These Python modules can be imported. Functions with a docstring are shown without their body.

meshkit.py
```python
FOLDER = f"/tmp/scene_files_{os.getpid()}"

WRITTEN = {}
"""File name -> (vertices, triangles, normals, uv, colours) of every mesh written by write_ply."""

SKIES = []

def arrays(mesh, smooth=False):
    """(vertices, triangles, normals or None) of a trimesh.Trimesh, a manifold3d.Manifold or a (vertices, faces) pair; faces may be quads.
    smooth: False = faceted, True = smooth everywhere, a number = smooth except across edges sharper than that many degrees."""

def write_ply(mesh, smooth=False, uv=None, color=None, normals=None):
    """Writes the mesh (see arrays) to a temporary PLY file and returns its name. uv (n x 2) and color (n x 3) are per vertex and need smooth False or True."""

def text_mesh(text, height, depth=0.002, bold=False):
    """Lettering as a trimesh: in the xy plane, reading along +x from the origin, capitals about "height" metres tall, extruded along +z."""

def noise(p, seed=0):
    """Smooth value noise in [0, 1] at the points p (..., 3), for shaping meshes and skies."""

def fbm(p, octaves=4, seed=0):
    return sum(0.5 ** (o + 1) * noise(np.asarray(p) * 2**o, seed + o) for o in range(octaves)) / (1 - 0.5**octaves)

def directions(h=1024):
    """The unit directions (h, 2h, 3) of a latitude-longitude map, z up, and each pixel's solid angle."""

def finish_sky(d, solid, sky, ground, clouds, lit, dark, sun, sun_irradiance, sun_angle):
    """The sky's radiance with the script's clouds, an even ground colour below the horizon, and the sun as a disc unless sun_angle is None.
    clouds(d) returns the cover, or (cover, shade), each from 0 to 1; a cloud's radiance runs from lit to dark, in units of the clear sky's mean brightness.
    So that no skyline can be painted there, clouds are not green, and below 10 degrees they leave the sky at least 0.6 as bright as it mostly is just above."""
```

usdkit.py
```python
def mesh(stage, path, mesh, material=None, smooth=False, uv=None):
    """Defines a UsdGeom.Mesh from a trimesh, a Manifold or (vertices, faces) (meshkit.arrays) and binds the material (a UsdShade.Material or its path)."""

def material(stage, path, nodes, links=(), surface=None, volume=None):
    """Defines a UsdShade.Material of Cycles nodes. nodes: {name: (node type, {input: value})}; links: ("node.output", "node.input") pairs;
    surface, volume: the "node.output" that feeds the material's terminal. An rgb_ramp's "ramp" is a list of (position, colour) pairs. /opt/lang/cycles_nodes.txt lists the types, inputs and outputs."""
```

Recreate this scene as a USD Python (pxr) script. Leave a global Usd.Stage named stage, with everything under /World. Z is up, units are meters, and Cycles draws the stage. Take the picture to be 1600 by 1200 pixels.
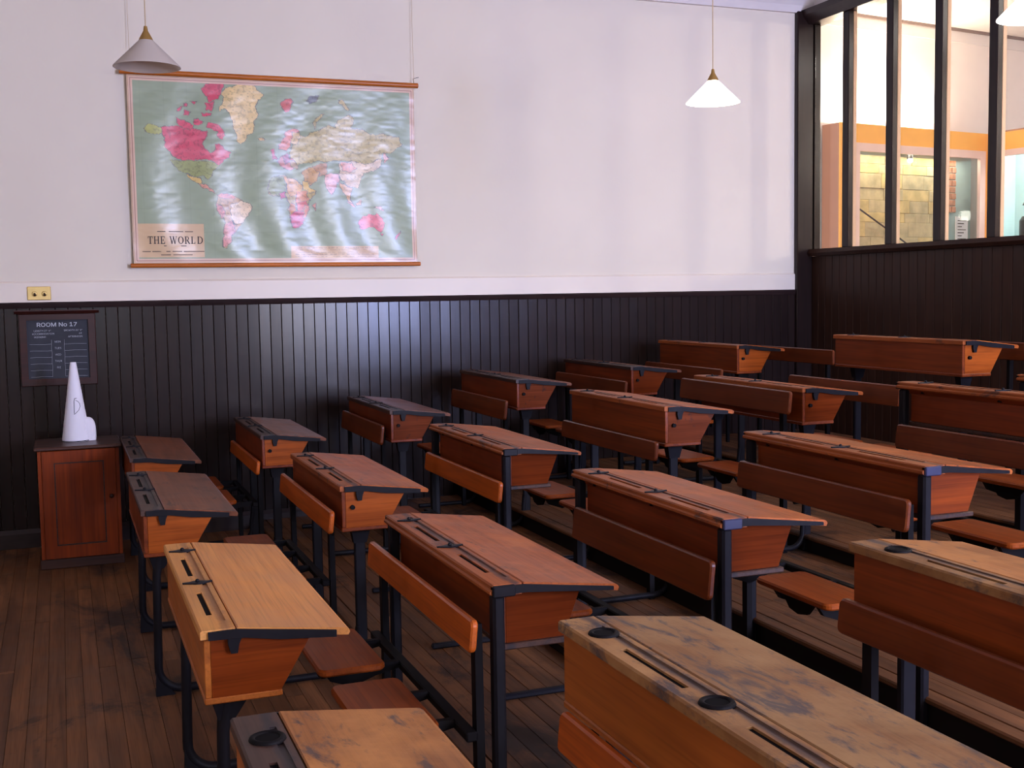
import math
import numpy as np
import shapely
import trimesh
import manifold3d as m3
from shapely.geometry import Polygon, LineString, Point
from shapely.ops import unary_union
from pxr import Gf, Usd, UsdGeom, UsdLux, UsdShade, Sdf, Vt
import meshkit
import usdkit

stage = Usd.Stage.CreateInMemory()
UsdGeom.SetStageUpAxis(stage, 'Z')
UsdGeom.SetStageMetersPerUnit(stage, 1.0)
UsdGeom.Xform.Define(stage, '/World')
UsdGeom.Scope.Define(stage, '/World/Looks')

# ------------------------------------------------------------------ camera
EXPOSURE = 0.22
HC = 1.54
cam = UsdGeom.Camera.Define(stage, '/World/camera')
right = (0.9327228722017887, -0.3602364612264654, -0.016054148207829504)
up = (0.04326974705263182, 0.06761209523271962, 0.9967729598901862)
back = (-0.3579885091195623, -0.9304075970139511, 0.07865068821744747)
cam.AddTransformOp().Set(Gf.Matrix4d(*right, 0, *up, 0, *back, 0, 0, 0, HC, 1))
cam.CreateHorizontalApertureAttr(36.0)
cam.CreateFocalLengthAttr(1823.77 / 1600 * 36.0)
cam.CreateExposureAttr(EXPOSURE)

# ------------------------------------------------------------------ room measures
YW, XP = 7.8, 5.525            # map wall, partition
YF, XL = -3.0, -2.6            # window wall behind the camera, left wall
ZC = 3.85
WINS = [(-1.7, 1.05), (0.3, 1.05), (3.72, 1.0), (4.95, 1.0)]      # window centre x, width, in the wall behind
WZ0, WZ1 = 0.80, 3.55
GA = math.radians(9)
GP = np.array([6.703, 9.0])                                    # corner of the showcase in the next room
GD, GN = np.array([math.cos(GA), math.sin(GA)]), np.array([-math.sin(GA), math.cos(GA)])


# ------------------------------------------------------------------ sky and lights
def light(kind, name, loc, rot, size, intensity, color):
    l = getattr(UsdLux, kind).Define(stage, '/World/' + name)
    l.AddTranslateOp().Set(Gf.Vec3d(*loc))
    l.AddRotateXYZOp().Set(Gf.Vec3f(*rot))
    if kind == 'RectLight':
        l.CreateWidthAttr(size[0]); l.CreateHeightAttr(size[1])
    elif kind == 'SphereLight':
        l.CreateRadiusAttr(size)
    l.CreateIntensityAttr(intensity)
    l.CreateColorAttr(Gf.Vec3f(*color))
    return l


SKY = [(1.0, 0.95, 0.93), (1.0, 0.95, 0.93), (0.93, 0.89, 1.06), (0.68, 0.78, 1.48)]     # a warm clouded sky on the left, open blue sky on the right
dome = UsdLux.DomeLight.Define(stage, '/World/sky')
dome.CreateIntensityAttr(1.0)
dome.CreateColorAttr(Gf.Vec3f(0.85, 0.9, 1.1))
DAY = [0.4, 0.8, 30, 54]
for i, (wx, ww) in enumerate(WINS):            # daylight in the four windows behind the camera
    light('RectLight', 'window_daylight' + (f'_{i:03d}' if i else ''), (wx, YF - 0.16, (WZ0 + WZ1) / 2), (90, 0, 0),
          (ww - 0.06, WZ1 - WZ0 - 0.06), DAY[i], SKY[i])
# the next room: ceiling lamps and the strip lamp on top of the showcase
light('RectLight', 'gallery_ceiling_light', (7.6, 2.6, 4.05), (0, 0, 0), (2.0, 4.0), 9.0, (1.0, 0.92, 0.86))
light('SphereLight', 'gallery_spot_light', (11.5, 1.2, 3.6), (0, 0, 0), 0.22, 170.0, (1.0, 0.90, 0.80))
p = GP + GD * 0.75 + GN * 0.11
light('RectLight', 'showcase_strip_light', (p[0], p[1], 3.06), (180, 0, 9), (1.35, 0.09), 100.0, (1.0, 0.86, 0.66))
p = GP + GD * 1.0 + GN * 0.03
light('RectLight', 'showcase_inner_light', (p[0], p[1], 2.80), (0, 0, 9), (1.7, 0.05), 24.0, (1.0, 0.93, 0.75))

# ------------------------------------------------------------------ helpers
used = {}


def path_for(name, parent='/World'):
    k = used.get((parent, name), 0)
    used[(parent, name)] = k + 1
    return f'{parent}/{name}' + (f'_{k:03d}' if k else '')


def thing(name, label, cat, loc=(0, 0, 0), rz=0.0, group=None, parent='/World'):
    x = UsdGeom.Xform.Define(stage, path_for(name, parent))
    x.AddTranslateOp().Set(Gf.Vec3d(*[float(v) for v in loc]))
    if rz:
        x.AddRotateZOp().Set(math.degrees(rz))
    pr = x.GetPrim()
    if label: pr.SetCustomDataByKey('label', label)
    if cat: pr.SetCustomDataByKey('category', cat)
    if group: pr.SetCustomDataByKey('group', group)
    return str(pr.GetPath())


def part(name, mesh, mat, parent, smooth=False, label=None, kind=None):
    m = usdkit.mesh(stage, path_for(name, parent), mesh, MAT[mat], smooth=smooth)
    if label: m.GetPrim().SetCustomDataByKey('label', label)
    if kind: m.GetPrim().SetCustomDataByKey('kind', kind)
    return str(m.GetPrim().GetPath())


def struct(name, mesh, mat, label=None, smooth=False):
    pth = part(name, mesh, mat, '/World', smooth)
    pr = stage.GetPrimAtPath(pth)
    pr.SetCustomDataByKey('kind', 'structure')
    if label: pr.SetCustomDataByKey('label', label)
    return pth


def struct_x(name, label, loc=(0, 0, 0), rz=0.0):
    pth = thing(name, label, None, loc, rz)
    stage.GetPrimAtPath(pth).SetCustomDataByKey('kind', 'structure')
    return pth


def box(x0, x1, y0, y1, z0, z1, c=0.0):
    """A box, its edges chamfered by c."""
    x0, x1 = min(x0, x1), max(x0, x1); y0, y1 = min(y0, y1), max(y0, y1); z0, z1 = min(z0, z1), max(z0, z1)
    if c <= 0:
        b = trimesh.creation.box([x1 - x0, y1 - y0, z1 - z0]); b.apply_translation([(x0 + x1) / 2, (y0 + y1) / 2, (z0 + z1) / 2]); return b
    c = min(c, (x1 - x0) * 0.45, (y1 - y0) * 0.45, (z1 - z0) * 0.45)
    pts = []
    for sx, x in ((1, x0), (-1, x1)):
        for sy, y in ((1, y0), (-1, y1)):
            for sz, z in ((1, z0), (-1, z1)):
                pts += [(x, y + sy * c, z + sz * c), (x + sx * c, y, z + sz * c), (x + sx * c, y + sy * c, z)]
    return hull(pts)


def hull(pts):
    m = m3.Manifold.hull_points(np.asarray(pts, np.float64)).to_mesh()
    return trimesh.Trimesh(m.vert_properties[:, :3], m.tri_verts, process=False)


def cat(*ms):
    return trimesh.util.concatenate(list(ms))


def mani(t):
    return m3.Manifold(m3.Mesh(np.asarray(t.vertices, np.float32), np.asarray(t.faces, np.uint32)))


def unmani(m):
    m = m.to_mesh()
    return trimesh.Trimesh(m.vert_properties[:, :3], m.tri_verts, process=False)


def poly(shape, h):
    if not hasattr(shape, 'geom_type'): shape = Polygon(shape)
    gs = getattr(shape, 'geoms', [shape])
    return trimesh.util.concatenate([trimesh.creation.extrude_polygon(g, h, engine='earcut') for g in gs])


def prism_y(pts, y0, y1):
    """The polygon of (x, z) points drawn out from y0 to y1."""
    t = poly(pts, y1 - y0)
    v = t.vertices.copy()
    t.vertices = np.stack([v[:, 0], y1 - v[:, 2], v[:, 1]], 1)
    return t


def prism_x(pts, x0, x1):
    """The polygon of (y, z) points drawn out from x0 to x1."""
    t = poly(pts, x1 - x0)
    v = t.vertices.copy()
    t.vertices = np.stack([x0 + v[:, 2], v[:, 0], v[:, 1]], 1)
    return t


def prism_z(pts, z0, z1):
    t = poly(pts, z1 - z0); t.apply_translation([0, 0, z0]); return t


def cyl(p0, p1, r, n=16, r2=None):
    return tube([p0, p1], [r, r if r2 is None else r2], n)


def tube(pts, r, n=10):
    pts = np.asarray(pts, float)
    r = np.broadcast_to(np.asarray(r, float), (len(pts),))
    tang = np.gradient(pts, axis=0); tang /= np.linalg.norm(tang, axis=1)[:, None]
    a = np.cross(tang[0], [0.31, 0.52, 0.79]); a /= np.linalg.norm(a)
    V, F = [], []
    th = np.arange(n) / n * 2 * math.pi
    for i in range(len(pts)):
        a = a - tang[i] * (a @ tang[i]); a /= np.linalg.norm(a); b = np.cross(tang[i], a)
        V.append(pts[i] + r[i] * (np.cos(th)[:, None] * a + np.sin(th)[:, None] * b))
    for i in range(len(pts) - 1):
        for k in range(n):
            q0, q1, q2, q3 = i * n + k, i * n + (k + 1) % n, (i + 1) * n + (k + 1) % n, (i + 1) * n + k
            F += [(q0, q1, q2), (q0, q2, q3)]
    V = np.vstack(V); L = len(V)
    V = np.vstack([V, pts[0], pts[-1]])
    for k in range(n):
        F += [(L, (k + 1) % n, k), (L + 1, L - n + k, L - n + (k + 1) % n)]
    return trimesh.Trimesh(V, np.array(F), process=False)


def lathe(prof, n=48):
    """(r, z) pairs turned about z."""
    t = trimesh.creation.revolve(np.asarray(prof, float), sections=n)
    return t


def arc(c, r, a0, a1, n, plane='xz', other=0.0):
    out = []
    for a in np.linspace(math.radians(a0), math.radians(a1), n):
        u, v = c[0] + r * math.cos(a), c[1] + r * math.sin(a)
        out.append((u, other, v) if plane == 'xz' else (other, u, v))
    return out


def srgb(r, g, b):
    return tuple(((c / 255) / 12.92 if c / 255 <= 0.04045 else ((c / 255 + 0.055) / 1.055) ** 2.4) for c in (r, g, b))


# ------------------------------------------------------------------ materials
MAT = {}


def mat(name, nodes, links, surface='p.BSDF'):
    MAT[name] = usdkit.material(stage, '/World/Looks/' + name, nodes, links, surface=surface)


def plain(name, color, rough=0.5, metallic=0.0, spec=0.5, var=0.06, vscale=6.0, bump=0.0, bscale=80.0, coat=0.0):
    c0 = tuple(c * (1 - var) for c in color); c1 = tuple(min(1, c * (1 + var)) for c in color)
    nodes = {'t': ('texture_coordinate', {}), 'n': ('noise_texture', {'scale': vscale, 'detail': 4}), 'r': ('rgb_ramp', {'ramp': [(0.3, c0), (0.7, c1)]}),
             'p': ('principled_bsdf', {'roughness': rough, 'metallic': metallic, 'specular_ior_level': spec, 'coat_weight': coat, 'coat_roughness': 0.12})}
    links = [('t.object', 'n.vector'), ('n.fac', 'r.fac'), ('r.color', 'p.base_color')]
    if bump:
        nodes |= {'bn': ('noise_texture', {'scale': bscale, 'detail': 3}), 'b': ('bump', {'strength': bump, 'distance': 0.003})}
        links += [('t.object', 'bn.vector'), ('bn.fac', 'b.height'), ('b.normal', 'p.normal')]
    mat(name, nodes, links)


def wood(name, light_c, dark_c, rough=0.35, axis='y', coat=0.25, worn=None, worn_lo=0.55, worn_hi=0.75, ink=0.0, inkc=(0.012, 0.013, 0.02), grain=1.0, spec=0.32, tone=None, band=0.0, coat_rough=0.18, inks=None):
    """Varnished wood, its grain running along the axis; worn: a paler colour where the varnish is rubbed off; ink: blots."""
    if tone: light_c, dark_c = [tuple(a * b for a, b in zip(c, [1.13 * t for t in tone])) for c in (light_c, dark_c)]
    if tone and worn: worn = tuple(a * b for a, b in zip(worn, [1.1 * t for t in tone]))
    sc = {'x': (1.3, 26, 26), 'y': (26, 1.3, 26), 'z': (26, 26, 1.3)}[axis]
    fine = tuple(v * (6 if v > 2 else 3) for v in sc)
    nodes = {
        't': ('texture_coordinate', {}), 'o': ('object_info', {}), 'om': ('math', {'math_type': 'multiply', 'value2': 57.0}),
        'm1': ('mapping', {'scale': sc}), 'm2': ('mapping', {'scale': fine}),
        'n1': ('noise_texture', {'dimensions': '4D', 'scale': 1.0, 'detail': 5, 'roughness': 0.55, 'distortion': 0.9}),
        'n2': ('noise_texture', {'dimensions': '4D', 'scale': 1.0, 'detail': 2}),
        'n3': ('noise_texture', {'dimensions': '4D', 'scale': 2.6, 'detail': 5, 'roughness': 0.6}),
        'r1': ('rgb_ramp', {'ramp': [(0.28, dark_c), (0.5, tuple((a + b) / 2 for a, b in zip(light_c, dark_c))), (0.72, light_c)]}),
        'r2': ('rgb_ramp', {'ramp': [(0.30, (0.62,) * 3), (0.5, (1, 1, 1))]}),
        'mx': ('mix_color', {'blend_type': 'multiply', 'fac': 0.6 * grain}),
        'big': ('rgb_ramp', {'ramp': [(0.3, (0.72,) * 3), (0.7, (1.12,) * 3)]}),
        'mb': ('mix_color', {'blend_type': 'multiply', 'fac': 0.8, 'use_clamp_result': False}),
        'rr': ('rgb_ramp', {'ramp': [(0.3, (rough * 0.8,) * 3), (0.7, (min(1, rough * 1.3),) * 3)]}),
        'b': ('bump', {'strength': 0.12, 'distance': 0.002}),
        'p': ('principled_bsdf', {'coat_weight': coat, 'coat_roughness': coat_rough, 'specular_ior_level': spec})}
    links = [('t.object', 'm1.vector'), ('t.object', 'm2.vector'), ('o.random', 'om.value1'), ('om.value', 'n1.w'), ('om.value', 'n2.w'), ('om.value', 'n3.w'),
             ('m1.vector', 'n1.vector'), ('m2.vector', 'n2.vector'), ('t.object', 'n3.vector'), ('n1.fac', 'r1.fac'), ('n2.fac', 'r2.fac'),
             ('r1.color', 'mx.a'), ('r2.color', 'mx.b'), ('n3.fac', 'big.fac'), ('mx.result', 'mb.a'), ('big.color', 'mb.b'), ('n3.fac', 'rr.fac'), ('rr.color', 'p.roughness'),
             ('n2.fac', 'b.height'), ('b.normal', 'p.normal')]
    last = 'mb.result'
    if worn:
        nodes |= {'n4': ('noise_texture', {'dimensions': '4D', 'scale': 5.0, 'detail': 6, 'roughness': 0.65}), 'r4': ('rgb_ramp', {'ramp': [(worn_lo - 0.12, (0, 0, 0)), (worn_hi - 0.12, (1, 1, 1))]}),
                  'm4': ('mix_color', {'blend_type': 'mix', 'b': worn})}
        links += [('t.object', 'n4.vector'), ('om.value', 'n4.w'), ('n4.fac', 'r4.fac'), ('r4.color', 'm4.fac'), (last, 'm4.a')]
        last = 'm4.result'
    if ink:
        nodes |= {'m5': ('mapping', {'scale': inks or (16, 7, 10)}), 'n5': ('noise_texture', {'dimensions': '4D', 'scale': 1.0, 'detail': 7, 'roughness': 0.7, 'distortion': 0.6}),
                  'r5': ('rgb_ramp', {'ramp': [(0.61 - 0.12 * ink, (0, 0, 0)), (0.69 - 0.10 * ink, (0.85,) * 3)]}), 'mi': ('mix_color', {'blend_type': 'mix', 'b': inkc})}
        links += [('t.object', 'm5.vector'), ('m5.vector', 'n5.vector'), *([] if inks else [('om.value', 'n5.w')]), ('n5.fac', 'r5.fac'), ('r5.color', 'mi.fac'), (last, 'mi.a')]
        last = 'mi.result'
    if band:                                                   # the ink-stained pen groove along the shelf
        nodes |= {'sx': ('separate_xyz', {}), 'n6': ('noise_texture', {'dimensions': '4D', 'scale': 14.0, 'detail': 5, 'roughness': 0.65}), 'ad': ('math', {'math_type': 'multiply_add', 'value2': 0.035, 'value3': 0.040}),
                  'cm': ('math', {'math_type': 'subtract'}), 'ab': ('math', {'math_type': 'absolute'}), 'rb': ('rgb_ramp', {'ramp': [(0.006, (band,) * 3), (0.016, (0, 0, 0))]}), 'mj': ('mix_color', {'blend_type': 'mix', 'b': inkc})}
        links += [('t.object', 'sx.vector'), ('t.object', 'n6.vector'), ('om.value', 'n6.w'), ('n6.fac', 'ad.value1'), ('sx.x', 'cm.value1'), ('ad.value', 'cm.value2'), ('cm.value', 'ab.value1'), ('ab.value', 'rb.fac'), ('rb.color', 'mj.fac'), (last, 'mj.a')]
        last = 'mj.result'
    links.append((last, 'p.base_color'))
    mat(name, nodes, links)


S = srgb
plain('wall_paint', S(230, 219, 201), 0.85, var=0.03, vscale=1.3, bump=0.12, bscale=55)
plain('band_paint', S(234, 221, 204), 0.45, var=0.02, vscale=3, bump=0.08, bscale=30)
plain('ceiling_paint', S(226, 218, 214), 0.9, var=0.02)
plain('gallery_paint', S(236, 226, 220), 0.9, var=0.02)
wood('dark_stain', S(40, 25, 21), S(28, 18, 16), 0.5, 'z', coat=0.5, grain=0.5, spec=0.05, coat_rough=0.20)
wood('dark_stain_h', S(52, 36, 34), S(38, 27, 27), 0.30, 'x', coat=0.2, grain=0.5)
wood('dark_stain_y', S(52, 36, 34), S(38, 27, 27), 0.30, 'y', coat=0.2, grain=0.5)
wood('brown_stain', S(64, 38, 26), S(46, 28, 20), 0.45, 'z', coat=0.0, grain=0.5, spec=0.2)
FT = (1.25, 0.92, 0.62)
wood('floor_board', S(112, 84, 62), S(78, 58, 44), 0.55, 'y', coat=0.0, ink=0.75, inkc=S(40, 32, 29), inks=(2.6, 1.5, 2.0), tone=FT, spec=0.25)
wood('floor_board_b', S(98, 73, 55), S(70, 51, 39), 0.55, 'y', coat=0.0, ink=0.75, inkc=S(40, 32, 29), inks=(2.6, 1.5, 2.0), tone=FT, spec=0.25)
wood('floor_board_c', S(122, 92, 70), S(88, 66, 50), 0.55, 'y', coat=0.0, ink=0.75, inkc=S(40, 32, 29), inks=(2.6, 1.5, 2.0), tone=FT, spec=0.25)
plain('floor_gap', S(20, 14, 12), 0.9, spec=0.1)
plain('riser_paint', S(24, 18, 16), 0.7, spec=0.15)
plain('iron', S(26, 24, 28), 0.45, spec=0.12, var=0.15, vscale=20, bump=0.1, bscale=120)
plain('iron_cap', S(44, 46, 74), 0.35, spec=0.4, var=0.15, vscale=20)
plain('iron_black', S(20, 17, 18), 0.55, spec=0.08, var=0.15, vscale=20)
plain('ink_black', S(14, 12, 14), 0.8, var=0.1, spec=0.1)
# desk woods
wood('top_tan', S(206, 152, 100), S(186, 130, 82), 0.45, coat=0.05, tone=(1.05, 0.86, 0.52))
wood('top_worn', S(186, 138, 94), S(150, 106, 70), 0.58, coat=0.0, worn=S(196, 156, 114), ink=0.85, inkc=S(62, 58, 62), tone=(0.484, 0.427, 0.323))
wood('top_scratched', S(196, 142, 92), S(160, 110, 68), 0.55, coat=0.0, worn=S(200, 150, 100), ink=0.62, inkc=S(70, 58, 56), tone=(0.70, 0.54, 0.34))
wood('top_brown', S(176, 112, 72), S(132, 78, 48), 0.42, coat=0.05, spec=0.22, worn=S(186, 128, 88), worn_lo=0.62, worn_hi=0.85, tone=(0.97, 0.62, 0.256), ink=0.15, inkc=S(60, 44, 40))
wood('top_dark', S(150, 94, 66), S(104, 62, 44), 0.36, coat=0.1, spec=0.25, ink=0.3, inkc=S(50, 36, 34), tone=(0.72, 0.60, 0.48))
wood('shelf_brown', S(176, 112, 72), S(132, 78, 48), 0.45, coat=0.0, spec=0.22, tone=(0.88, 0.62, 0.36), ink=0.5, inkc=S(44, 36, 40), band=0.75)
wood('shelf_dark', S(104, 76, 62), S(64, 48, 44), 0.45, coat=0.05, ink=0.8, inkc=S(38, 32, 36), tone=(0.6, 0.5, 0.46), band=0.8)
wood('shelf_tan', S(206, 156, 104), S(190, 136, 88), 0.5, coat=0.0, tone=(1.0, 0.86, 0.54), inkc=S(92, 66, 60), band=0.45)
wood('shelf_worn', S(190, 142, 98), S(150, 108, 72), 0.58, coat=0.0, worn=S(200, 158, 114), ink=0.9, inkc=S(60, 54, 58), tone=(0.6, 0.52, 0.38), band=0.8)
wood('panel_brown', S(160, 84, 38), S(112, 54, 24), 0.38, coat=0.15, tone=(0.676, 0.463, 0.187))
wood('panel_red', S(140, 68, 34), S(98, 46, 24), 0.36, coat=0.15, tone=(0.91, 0.65, 0.352))
wood('panel_tan', S(186, 120, 60), S(150, 88, 40), 0.42, coat=0.08, tone=(0.868, 0.65, 0.36))
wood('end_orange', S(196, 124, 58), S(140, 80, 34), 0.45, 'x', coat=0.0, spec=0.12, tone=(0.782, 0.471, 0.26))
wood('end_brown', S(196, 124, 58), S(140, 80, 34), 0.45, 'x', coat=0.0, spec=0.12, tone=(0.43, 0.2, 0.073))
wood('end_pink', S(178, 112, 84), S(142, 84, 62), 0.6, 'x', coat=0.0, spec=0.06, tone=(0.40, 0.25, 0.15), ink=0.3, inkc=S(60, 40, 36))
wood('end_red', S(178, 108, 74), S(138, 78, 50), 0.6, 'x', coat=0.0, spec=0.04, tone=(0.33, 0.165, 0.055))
wood('back_orange', S(190, 102, 40), S(148, 74, 28), 0.36, coat=0.15, tone=(1.062, 0.828, 0.414))
wood('back_brown', S(150, 86, 44), S(112, 60, 30), 0.36, coat=0.15, tone=(0.546, 0.345, 0.17))
wood('seat_wood', S(176, 102, 50), S(134, 72, 36), 0.42, coat=0.0, spec=0.2, tone=(0.8, 0.52, 0.22))
wood('cupboard_wood', S(166, 90, 38), S(120, 58, 26), 0.42, 'z', coat=0.0, spec=0.2, tone=(0.65, 0.35, 0.048))
wood('cupboard_top', S(96, 66, 56), S(66, 46, 42), 0.36, 'x', coat=0.1, tone=(0.55, 0.4, 0.32))
wood('rod_wood', S(206, 134, 66), S(176, 104, 46), 0.4, 'x', coat=0.1, tone=(0.9, 0.68, 0.36))
wood('frame_wood', S(66, 27, 20), S(44, 19, 15), 0.4, 'x', coat=0.1, spec=0.25)
plain('slate', S(44, 46, 54), 0.75, var=0.15, vscale=14)
plain('chalk', S(176, 178, 184), 0.9)
plain('brass', S(214, 184, 116), 0.35, metallic=0.5, var=0.08)
plain('dark_knob', S(60, 46, 34), 0.35)
plain('white_card', S(232, 228, 236), 0.75, var=0.02)
plain('marker_ink', S(28, 26, 34), 0.6)
plain('print_ink', S(62, 48, 44), 0.6)
plain('flex', S(196, 170, 130), 0.6)
plain('lamp_brass', S(190, 150, 84), 0.35, metallic=0.7)
plain('cream_paint', S(232, 196, 168), 0.6, var=0.03)
plain('case_orange', S(250, 184, 84), 0.6, var=0.04)
plain('gap_brown', S(132, 112, 104), 0.7)
plain('case_side', S(176, 126, 100), 0.7, var=0.03)
plain('case_pink', S(236, 206, 196), 0.6, var=0.03)
plain('case_blue', S(196, 222, 226), 0.7, var=0.04)
plain('sandstone', S(226, 200, 140), 0.85, var=0.25, vscale=9, bump=0.4, bscale=30)
plain('sandstone_b', S(208, 190, 150), 0.85, var=0.25, vscale=9, bump=0.4, bscale=30)
plain('brick_red', S(196, 130, 96), 0.85, var=0.3, vscale=20, bump=0.4, bscale=50)
plain('mortar', S(214, 200, 176), 0.9)
plain('black_metal', S(44, 42, 44), 0.4)
mat('opal_glass', {'d': ('principled_bsdf', {'base_color': S(228, 216, 204), 'roughness': 0.3}), 't': ('translucent_bsdf', {'color': S(228, 216, 204)}), 'm': ('mix_closure', {'fac': 0.35})},
    [('d.BSDF', 'm.closure1'), ('t.BSDF', 'm.closure2')], 'm.closure')
mat('opal_glass_lit', {'d': ('principled_bsdf', {'base_color': S(240, 236, 230), 'roughness': 0.3, 'emission_color': (1.0, 0.93, 0.82), 'emission_strength': 2.2})}, [], 'd.BSDF')
mat('bulb_lit', {'e': ('emission', {'color': (1.0, 0.86, 0.66), 'strength': 40.0})}, [], 'e.emission')
mat('spot_lit', {'e': ('emission', {'color': (1.0, 0.95, 0.85), 'strength': 12.0})}, [], 'e.emission')
mat('bulb_off', {'p': ('principled_bsdf', {'base_color': (0.85, 0.85, 0.85), 'roughness': 0.15})}, [])
mat('pane', {'t': ('transparent_bsdf', {'color': (0.97, 0.98, 0.97)}), 'g': ('glossy_bsdf', {'color': (1, 1, 1), 'roughness': 0.02}), 'l': ('layer_weight', {'blend': 0.5}),
             'pw': ('math', {'math_type': 'power', 'value2': 4.0}), 'ma': ('math', {'math_type': 'multiply_add', 'value2': 0.5, 'value3': 0.02}), 'm': ('mix_closure', {})},
    [('l.facing', 'pw.value1'), ('pw.value', 'ma.value1'), ('ma.value', 'm.fac'), ('t.BSDF', 'm.closure1'), ('g.BSDF', 'm.closure2')], 'm.closure')
mat('map_print', {'a': ('attribute', {'attribute': 'map_color'}), 't': ('texture_coordinate', {}), 'n': ('noise_texture', {'scale': 14, 'detail': 4}), 'b': ('bump', {'strength': 0.10, 'distance': 0.003}),
                  'p': ('principled_bsdf', {'roughness': 0.4, 'specular_ior_level': 0.4, 'coat_weight': 0.6, 'coat_roughness': 0.24})},
    [('a.color', 'p.base_color'), ('t.object', 'n.vector'), ('n.fac', 'b.height'), ('b.normal', 'p.normal'), ('b.normal', 'p.coat_normal')])

rng = np.random.default_rng(7)

# ------------------------------------------------------------------ the room shell
WT = 0.06


def board(w, z0, z1, d=0.012, c=0.004):
    """An upright tongue-and-groove board standing proud of y = 0 towards -y, its front edges chamfered."""
    return prism_z([(0, 0), (w, 0), (w, -d + c), (w - c, -d), (c, -d), (0, -d + c)], z0, z1)


wall = struct_x('wall_back', 'back wall with pale plaster above dark upright boards')
part('plaster', box(XL, XP + 0.02, YW, YW + 0.15, 0, ZC + 0.1), 'wall_paint', wall)
bw = 0.0735
x = -1.28
part('side_boarding', box(XL, x, YW - 0.012, YW, 0.05, 1.49), 'dark_stain', wall)
ZD = 1.523                                                   # top of the dado
while x < XP - 0.1:
    w = min(bw, XP - 0.11 - x)
    m = board(w - 0.0012, 0.10, ZD - 0.03, c=0.003)
    tl = rng.normal(0, 0.0005); m.vertices[:, 1] += np.where(m.vertices[:, 1] < -0.006, (m.vertices[:, 0] / w - 0.5) * tl, 0)
    m.apply_translation([x, YW + 0.0005, 0])
    part('board', m, 'dark_stain', wall)
    x += bw
struct('trim_1', prism_x([(YW, ZD - 0.038), (YW - 0.02, ZD - 0.038), (YW - 0.026, ZD - 0.022), (YW - 0.03, ZD - 0.008), (YW - 0.026, ZD), (YW, ZD)], XL, XP - 0.10), 'dark_stain_h', 'dark moulded rail along the top of the boarding')
struct('trim_2', prism_x([(YW, ZD), (YW - 0.016, ZD), (YW - 0.016, ZD + 0.118), (YW - 0.006, ZD + 0.128), (YW, ZD + 0.130)], XL, XP - 0.125), 'band_paint', 'white painted band above the dark rail')
struct('baseboard_back', prism_x([(YW, 0), (YW - 0.03, 0), (YW - 0.03, 0.09), (YW - 0.018, 0.115), (YW, 0.115)], XL, XP - 0.1), 'dark_stain_h', 'dark skirting board under the boarded wall')
struct('trim_3', prism_x([(YW, ZC - 0.20), (YW - 0.03, ZC - 0.20), (YW - 0.05, ZC - 0.15), (YW - 0.12, ZC - 0.06), (YW - 0.14, ZC), (YW, ZC)], XL, XP), 'ceiling_paint', 'white cornice between wall and ceiling')
struct('ceiling', box(XL - 0.1, XP + 0.1, YF - 0.2, YW + 0.15, ZC, ZC + 0.1), 'ceiling_paint', 'white ceiling of the classroom')
struct('wall_left', box(XL - 0.12, XL, YF - 0.12, YW + 0.15, 0, ZC), 'wall_paint', 'plain pale left wall')
wf = mani(box(XL - 0.12, XP + 0.1, YF - 0.12, YF, 0, ZC))
for wx, ww in WINS:
    wf = wf - mani(box(wx - ww / 2, wx + ww / 2, YF - 0.3, YF + 0.2, WZ0, WZ1))
struct('wall_front', unmani(wf), 'wall_paint', 'wall behind the camera with four tall windows')
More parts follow.
